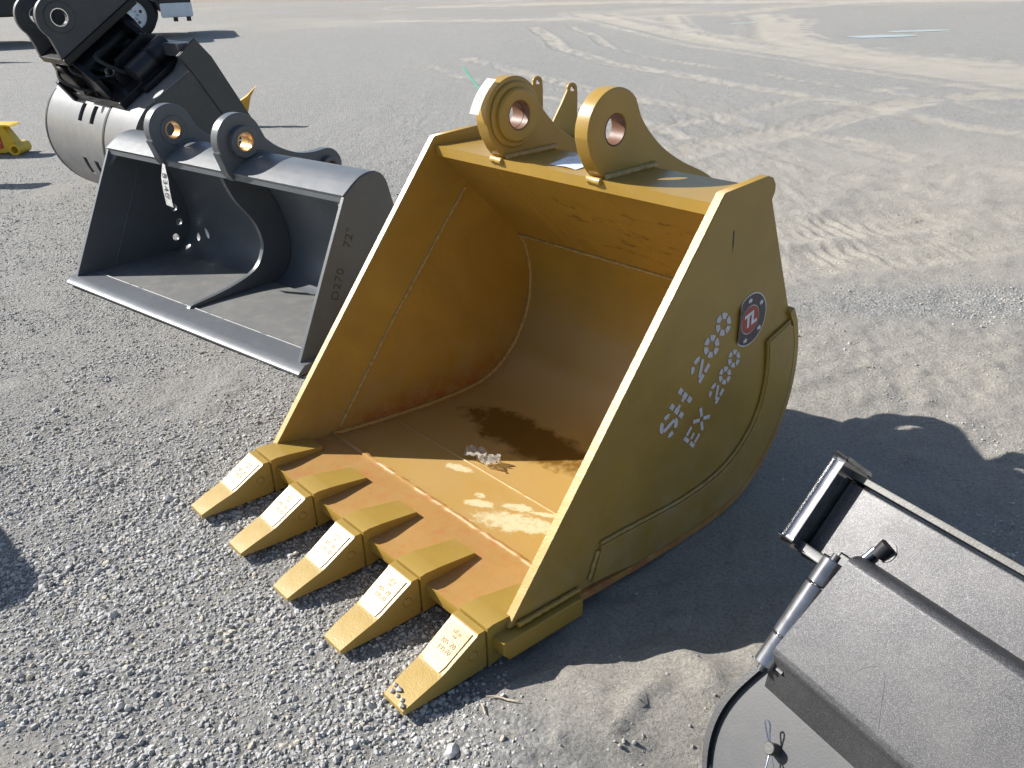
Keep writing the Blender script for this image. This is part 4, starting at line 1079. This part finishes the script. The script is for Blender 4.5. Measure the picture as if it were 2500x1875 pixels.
# hinge pipe in three lengths
for (a, b, r_) in ((.004, .058, .0215), (.0605, .174, .0225), (.1765, .240, .0215)):
    bm = bmesh.new(); tube_bm(bm, [KL @ Vector((a, .008, .002)), KL @ Vector((a + .002, .008, .002)), KL @ Vector((b - .002, .008, .002)), KL @ Vector((b, .008, .002))], [r_ - .002, r_, r_, r_ - .002], 28); obj('hinge_pipe', bm, 'pipe', ka, smooth=40)
bm = bmesh.new(); tube_bm(bm, [KL @ Vector((-.008, .008, .002)), KL @ Vector((.252, .008, .002))], .009, 16); obj('hinge_pin', bm, 'dark', ka)
kbox('hinge_leaf', -.015, .232, .012, .048, -.020, .004, 'dark', bev=.002)
# black disc paints in the dark of a deck opening, with a lock bar's end
bm = bmesh.new(); tube_bm(bm, [KL @ Vector((-.062, .066, -.040)), KL @ Vector((-.062, .066, -.0185))], .021, 24); obj('lock_hole_dark', bm, 'black', ka)
bm = bmesh.new(); tube_bm(bm, [KL @ Vector((-.048, .060, -.018)), KL @ Vector((-.074, .068, -.012))], .0135, 16); obj('lock_stub', bm, 'black', ka)
bm = bmesh.new(); tube_bm(bm, [KL @ Vector((-.055, .054, -.012)), KL @ Vector((-.026, .046, -.012))], .008, 12); obj('lock_bar', bm, 'pipe', ka)
# curved guard at the lower left, with pin and cotter
rows = []
for i in range(17):
    t_ = i / 16; rows.append((.250 + .26 * t_, -.006 - .030 * math.sin(t_ * 2.6) + .070 * t_ ** 3))
gpl = rows + [(.515, .40), (.252, .40)]
me = plate_mesh(gpl, [], .012, .002); me.transform(KL @ Matrix.Translation((0, 0, -.040))); mesh_obj('guard_plate', me, 'dark', ka)
bm = bmesh.new(); R_ = []
for (a_, b_) in rows:
    R_.append([bm.verts.new(KL @ Vector((a_, b_ + db, n_))) for db, n_ in ((-.012, -.075), (.002, -.075), (.002, -.022), (-.012, -.022))])
for i in range(len(R_) - 1):
    for k_ in range(4): bm.faces.new((R_[i][k_], R_[i][(k_ + 1) % 4], R_[i + 1][(k_ + 1) % 4], R_[i + 1][k_]))
bm.faces.new(R_[0]); bm.faces.new(R_[-1]); obj('guard_rim', bm, 'black', ka, bevel=.002)
bm = bmesh.new(); tube_bm(bm, [KL @ Vector((.352, .098, -.046)), KL @ Vector((.352, .098, -.010)), KL @ Vector((.352, .098, -.008))], [.0115, .0115, .0100], 24); pn = obj('retaining_pin', bm, 'dark_plate', ka)
cot = smoothline([(.344, .091, -.014), (.332, .084, -.010), (.320, .078, -.008), (.315, .071, -.006), (.320, .067, -.005), (.328, .074, -.006), (.338, .084, -.008), (.347, .092, -.013)], 5)
tube('cotter_pin', [KL @ Vector(v_) for v_ in cot], .0016, 'steel', pn, 8)
tube('cotter_leg', [KL @ Vector(v_) for v_ in ((.359, .102, -.013), (.380, .112, -.010), (.406, .116, -.012))], .0015, 'steel', pn, 8)
tube('cotter_leg', [KL @ Vector(v_) for v_ in ((.358, .104, -.014), (.376, .128, -.010), (.392, .148, -.010))], .0015, 'steel', pn, 8)
# frame behind the plates, down to the ground
bm = bmesh.new(); box_bm(bm, .06, .42, -.50, .02, .002, .10); obj('base_frame', bm, 'black', ka, bevel=.01)
bm = bmesh.new(); box_bm(bm, .06, .24, -.46, -.02, .10, .25); obj('pedestal', bm, 'dark', ka, bevel=.01)
# scratches on the cover box
bm = bmesh.new(); tube_bm(bm, [KL @ Vector(v_) for v_ in smoothline([(.135, .165, .0252), (.110, .185, .0252), (.112, .205, .0252), (.15, .225, .0252), (.19, .245, .0252)], 6)], .0006, 4); obj('scratch', bm, 'barrel', cv)
bm = bmesh.new(); tube_bm(bm, [KL @ Vector(v_) for v_ in smoothline([(.06, .055, .0252), (.065, .085, .0252), (.058, .11, .0252)], 6)], .0006, 4); obj('scratch', bm, 'black', cv)

# ------------------------------------------------------------------ things behind
# pair of pin lugs showing over the yellow bucket
lg = empty('hitch_bracket', (.47, 7.20, 0), -1.07, 'yellow bracket with two small pin lugs behind the yellow bucket', 'bracket')
lo = [(-.32, .0), (-.10, .36), (-.046, .455)] + arc(.0, .465, .048, 170, 5, 10) + [(.052, .40), (.05, .14), (.10, .0)]
for a in (-.385, .15):
    l_ = plate('pin_lug', lo, [circle(0, .462, .021, 16)], a, a + .025, 'yellow', lg, .003)
    ring('lug_bore', a, a + .025, 0, .462, .019, .0213, 'bore', l_, n=20, ch=.0005)
box('cross_beam', -.42, .30, -.25, .12, .012, .09, 'yellow', lg, .008)
box('rear_block', -.12, .12, -.16, .05, .085, .20, 'yellow', lg, .01)

# yellow ripper tooth behind the tilt bucket
rp = empty('ripper_shank', (-2.63, 8.65, 0), .2, 'yellow ripper with a pointed tip poking out behind the tilt bucket', 'ripper')
XZP = Matrix(((1, 0, 0, 0), (0, 0, 1, 0), (0, 1, 0, 0), (0, 0, 0, 1)))
plate('shank', [(-.55, .0), (-.10, .0), (-.02, .05), (.02, .12), (.0, .18), (-.12, .24), (-.5, .20)], [], -.03, .03, 'spike', rp, .006, XZP)
plate('point', [(-.06, .13), (.00, .215), (.07, .255), (.165, .335), (.10, .235), (.055, .10), (.0, .09)], [], -.05, .05, 'spike', rp, .008, Matrix.Translation((.05, -.04, .03)) @ XZP)

# yellow trolley jack at the left edge
jk = empty('trolley_jack', (-4.45, 7.5, 0), 0, 'yellow trolley jack with red label at the left edge', 'jack')
plate('frame', [(-.12, .02), (.13, .02), (.20, .05), (.235, .10), (.20, .17), (.16, .24), (.05, .27), (-.12, .30)], [], -.05, .05, 'jack_yellow', jk, .006, Matrix.Rotation(R(-90), 4, 'Z') @ UZ @ Matrix.Scale(1, 4) if False else Matrix(((1, 0, 0, 0), (0, 0, 1, 0), (0, 1, 0, 0), (0, 0, 0, 1))))
plate('deck', [(-.30, .24), (-.30, .275), (.22, .262), (.25, .245)], [], -.09, .09, 'jack_yellow', jk, .003, Matrix(((1, 0, 0, 0), (0, 0, 1, 0), (0, 1, 0, 0), (0, 0, 0, 1))))
bm = bmesh.new(); box_bm(bm, -.30, .12, -.055, -.051, .06, .17); obj('red_label', bm, 'jack_red', jk)
me = text_mesh('5HD', .06, .0004); me.transform(Matrix.Translation((.05, -.0556, .115)) @ Matrix.Rotation(R(90), 4, 'X')); mesh_obj('label_text', me, 'decal_white', jk, 0)
bm = bmesh.new(); box_bm(bm, -.5, .10, -.045, .045, .022, .20); obj('body', bm, 'jack_yellow', jk, bevel=.01)
ring('axle_tube', -.10, .10, .235, .055, .028, .050, 'jack_yellow', jk, n=24, M=Matrix.Rotation(R(-90), 4, 'Z'))
# unseen things added past the left edge, shaped to throw shadows into view
hk = empty('hook_shadow_caster', (-4.62, 6.55, 0), 0, 'yellow hook-shaped shadow caster added unseen past the left edge', 'ripper')
plate('hook', smoothline([(-.35, .0), (-.30, .35), (-.12, .62), (.12, .74), (.35, .66), (.40, .60)], 5) + smoothline([(.40, .60), (.25, .60), (.10, .58), (-.06, .48), (-.18, .3), (-.2, .0)], 5)[1:], [], -.06, .06, 'jack_yellow', hk, .008, Matrix(((1, 0, 0, 0), (0, 0, 1, 0), (0, 1, 0, 0), (0, 0, 0, 1))))
box('foot', -.5, .1, -.2, .2, 0, .08, 'jack_yellow', hk, .01)
qc = empty('round_shadow_caster', (-2.46, 2.27, 0), -.7, 'dark round-topped shadow caster added unseen past the left edge, near the camera', 'coupler')  # invented form, added for the round shadow at the near left
for a in (-.16, .12): plate('caster_cheek', [(-.3, .0), (-.28, .5)] + arc(-.14, .72, .14, 180, 20, 10) + [(.1, .6), (.25, .35), (.3, .0)], [circle(-.14, .72, .045)], a, a + .04, 'dark', qc, .004)
box('caster_body', -.12, .12, -.26, .26, .0, .30, 'dark', qc, .01)
pf = empty('frame_shadow_caster', (-10.6, 16.3, 0), 0, 'black frame-shaped shadow caster added unseen past the left edge', 'frame')  # invented form, added for the U-shaped shadow farther off
for z in (.15, .62, 1.1): box('rail', -1.0, .7, -.05, .05, z, z + .10, 'black', pf, .006)
for x in (-1.0, .62): box('post', x, x + .09, -.049, .049, .0, 1.25, 'black', pf, .006)

# green sprayed line on the gravel
gpts = [(-.57, 12.87), (-.50, 12.3), (-.40, 11.55), (-.24, 10.34), (-.10, 9.2)]
bm = bmesh.new(); rows = []
cl_ = smoothline(gpts, 10)
for i, (x, y) in enumerate(cl_):
    hw = .015 + .004 * math.sin(i * 1.7); z = float(height(np.array([x]), np.array([y]))[0]) + .008
    rows.append([bm.verts.new((x - hw, y, z)), bm.verts.new((x + hw, y, z))])
for a, b in zip(rows[:-1], rows[1:]): bm.faces.new((a[0], a[1], b[1], b[0]))
tag(obj('marking_line', bm, 'green_paint', smooth=0), 'thin green spray-painted line on the gravel behind the yellow bucket', 'marking')

# ------------------------------------------------------------------ truck far behind
tk = empty('truck', (-8.20, 20.50, 0), R(19), 'white medium truck parked far off at the upper left, front wheel showing', 'truck')
def wheel(x, y, side, parent):
    R0 = .50
    bm = bmesh.new(); prof = [(-.12, .30), (-.135, .36), (-.135, .44), (-.115, .485), (-.06, .5), (.06, .5), (.115, .485), (.135, .44), (.135, .36), (.12, .30)]; n = 40; rows = []
    for (yy, rr) in prof: rows.append([bm.verts.new((x + rr * math.cos(2 * PI * i / n), y + yy, R0 + rr * math.sin(2 * PI * i / n))) for i in range(n)])
    for a in range(len(prof) - 1):
        for i in range(n): bm.faces.new((rows[a][i], rows[a][(i + 1) % n], rows[a + 1][(i + 1) % n], rows[a + 1][i]))
    ty = obj('tyre', bm, 'rubber', parent)
    hol = [circle(.19 * math.cos(R(72 * k_ + 20)), .19 * math.sin(R(72 * k_ + 20)), .036, 12) for k_ in range(5)]
    me = plate_mesh(circle(0, 0, .30, 40), hol, .02, .002); me.transform(Matrix.Translation((x, y - side * .075, R0)) @ Matrix.Rotation(R(90), 4, 'X')); mesh_obj('rim', me, 'white', ty)
    bm = bmesh.new(); bmesh.ops.create_cone(bm, cap_ends=True, segments=24, radius1=.085, radius2=.07, depth=.09, matrix=Matrix.Translation((x, y - side * .10, R0)) @ Matrix.Rotation(R(90), 4, 'X')); obj('hub', bm, 'white', ty)
    bm = bmesh.new()
    for k_ in range(8): bmesh.ops.create_cone(bm, cap_ends=True, segments=6, radius1=.014, radius2=.014, depth=.03, matrix=Matrix.Translation((x + .115 * math.cos(R(45 * k_)), y - side * .10, R0 + .115 * math.sin(R(45 * k_)))) @ Matrix.Rotation(R(90), 4, 'X'))
    obj('lug_nuts', bm, 'dark', ty)
    return ty
for x in (.0, -3.7):
    for y, sd in ((.0, 1), (1.85, -1)): wheel(x, y, sd, tk)
box('chassis_frame', -5.6, .9, .45, 1.4, .55, .75, 'black', tk, .02)
box('front_bumper', .60, 1.28, -.18, 2.05, .42, .72, 'white', tk, .04)
for x_, y in ((.84, -.12), (1.12, -.12), (1.12, 1.6)): box('tow_hook', x_, x_ + .10, y, y + .06, .33, .43, 'black', tk, .01)
box('bumper_top_strip', .60, 1.27, -.16, 2.03, .722, .80, 'black', tk, .01)
plate('hood', [(-.62, .78), (.60, .86), (.66, 1.25), (.45, 1.42), (-.62, 1.55)], [], .05, 1.80, 'white', tk, .03, Matrix(((1, 0, 0, 0), (0, 0, 1, .925), (0, 1, 0, 0), (0, 0, 0, 1))))
plate('wheel_arch', [(-.72, .55)] + arc(0, .5, .66, 175, 5, 14) + [(.72, .55)] + [(.66, .55)] + arc(0, .5, .57, 5, 175, 14), [], -.14, .2, 'black', tk, .01, Matrix(((1, 0, 0, 0), (0, 0, 1, .03), (0, 1, 0, 0), (0, 0, 0, 1))))
plate('cab', [(-2.3, .75), (-.60, .75), (-.60, 1.56), (-1.0, 2.30), (-1.2, 2.42), (-2.3, 2.42)], [], -.05, 1.90, 'white', tk, .03, Matrix(((1, 0, 0, 0), (0, 0, 1, .925), (0, 1, 0, 0), (0, 0, 0, 1))))
plate('door_window', [(-2.0, 1.6), (-.85, 1.6), (-1.12, 2.22), (-2.0, 2.22)], [], 0, .01, 'black', tk, .001, Matrix(((1, 0, 0, 0), (0, 0, 1, -.058), (0, 1, 0, 0), (0, 0, 0, 1))))
box('flat_deck', -5.7, -2.4, -.15, 2.0, .95, 1.08, 'red_machine', tk, .02)
box('side_box', -3.0, -2.2, -.12, .4, .60, .94, 'black', tk, .02)
box('fuel_tank', -2.0, -.85, -.1, .42, .42, .72, 'black', tk, .08)

# ------------------------------------------------------------------ clods and twigs on the sand
bm = bmesh.new()
_cx = np.where(np.arange(420) < 300, rng.uniform(-.15, .75, 420), rng.uniform(1.0, 2.4, 420)); _cy = np.where(np.arange(420) < 300, rng.uniform(1.05, 1.55, 420), rng.uniform(2.0, 3.6, 420))
_cz = height(_cx, _cy); _cn = fbm(_cx, _cy, .12, 2, 91)
for i in range(420):
    x, y = float(_cx[i]), float(_cy[i])
    if abs(_cn[i]) > .32 or (i < 300 and (i % 3 or _cn[i] < -.02)): continue
    s = random.uniform(.0015, .0055) * (1.7 if random.random() < .08 else 1)
    z = float(_cz[i])
    g = bmesh.ops.create_icosphere(bm, subdivisions=1, radius=1)['verts']; q = Quaternion((random.random(), random.random(), random.random(), random.random())).normalized()
    sc = Vector((s * random.uniform(.8, 1.4), s * random.uniform(.8, 1.2), s * random.uniform(.6, .9)))
    for v in g: v.co = Vector((x, y, z + s * .3)) + q @ Vector((v.co.x * sc.x, v.co.y * sc.y, v.co.z * sc.z)) * random.uniform(.8, 1.2)
tag(obj('sand_clods', bm, simple('sand_clod', (.33, .308, .272), rough=.95, var=.25, vscale=60), None, smooth=0), 'crumbs of dry grey sand beside the yellow bucket', 'sand', kind='stuff')
for k_, (p0, p1) in enumerate((((-.075, 1.283), (-.005, 1.262)), ((-.085, 1.262), (-.075, 1.235)))):
    pts = []
    for i in range(7):
        t_ = i / 6; x = p0[0] + (p1[0] - p0[0]) * t_; y = p0[1] + (p1[1] - p0[1]) * t_ + .004 * math.sin(5 * t_)
        pts.append((x, y, float(height(np.array([x]), np.array([y]))[0]) + .006))
    tag(tube('twig', pts, [.0022 - .0012 * abs(i / 6 - .4) for i in range(7)], simple('dry_twig', (.40, .34, .25), rough=.9, var=.2, vscale=80), None, 6), ['longer dry twig on the sand below the nearest tooth', 'short dry twig stub beside the longer twig'][k_], 'twig')
# pebbles resting on the nearest tooth's tip
for (vx_, uy_, sz_) in ((-.022, -.262, .006), (-.012, -.252, .0075), (-.004, -.262, .005), (.012, -.262, .0055), (.022, -.270, .0075), (-.028, -.250, .006)):
    bm = bmesh.new(); bmesh.ops.create_icosphere(bm, subdivisions=1, radius=1)
    for v in bm.verts: v.co *= 1 + random.uniform(-.2, .2)
    top = .031 + (-.276 - uy_) * -.35 * 1.0
    bm.transform(ybm @ Matrix.Translation((1.0274 + vx_, uy_, top + sz_ * .55)) @ Matrix.Diagonal((sz_ * 1.2, sz_, sz_ * .75, 1)))
    tag(obj('pebble', bm, SM, None, smooth=28), "small grey pebble resting on the nearest tooth's tip", 'pebble', "pebbles on the nearest tooth's tip")
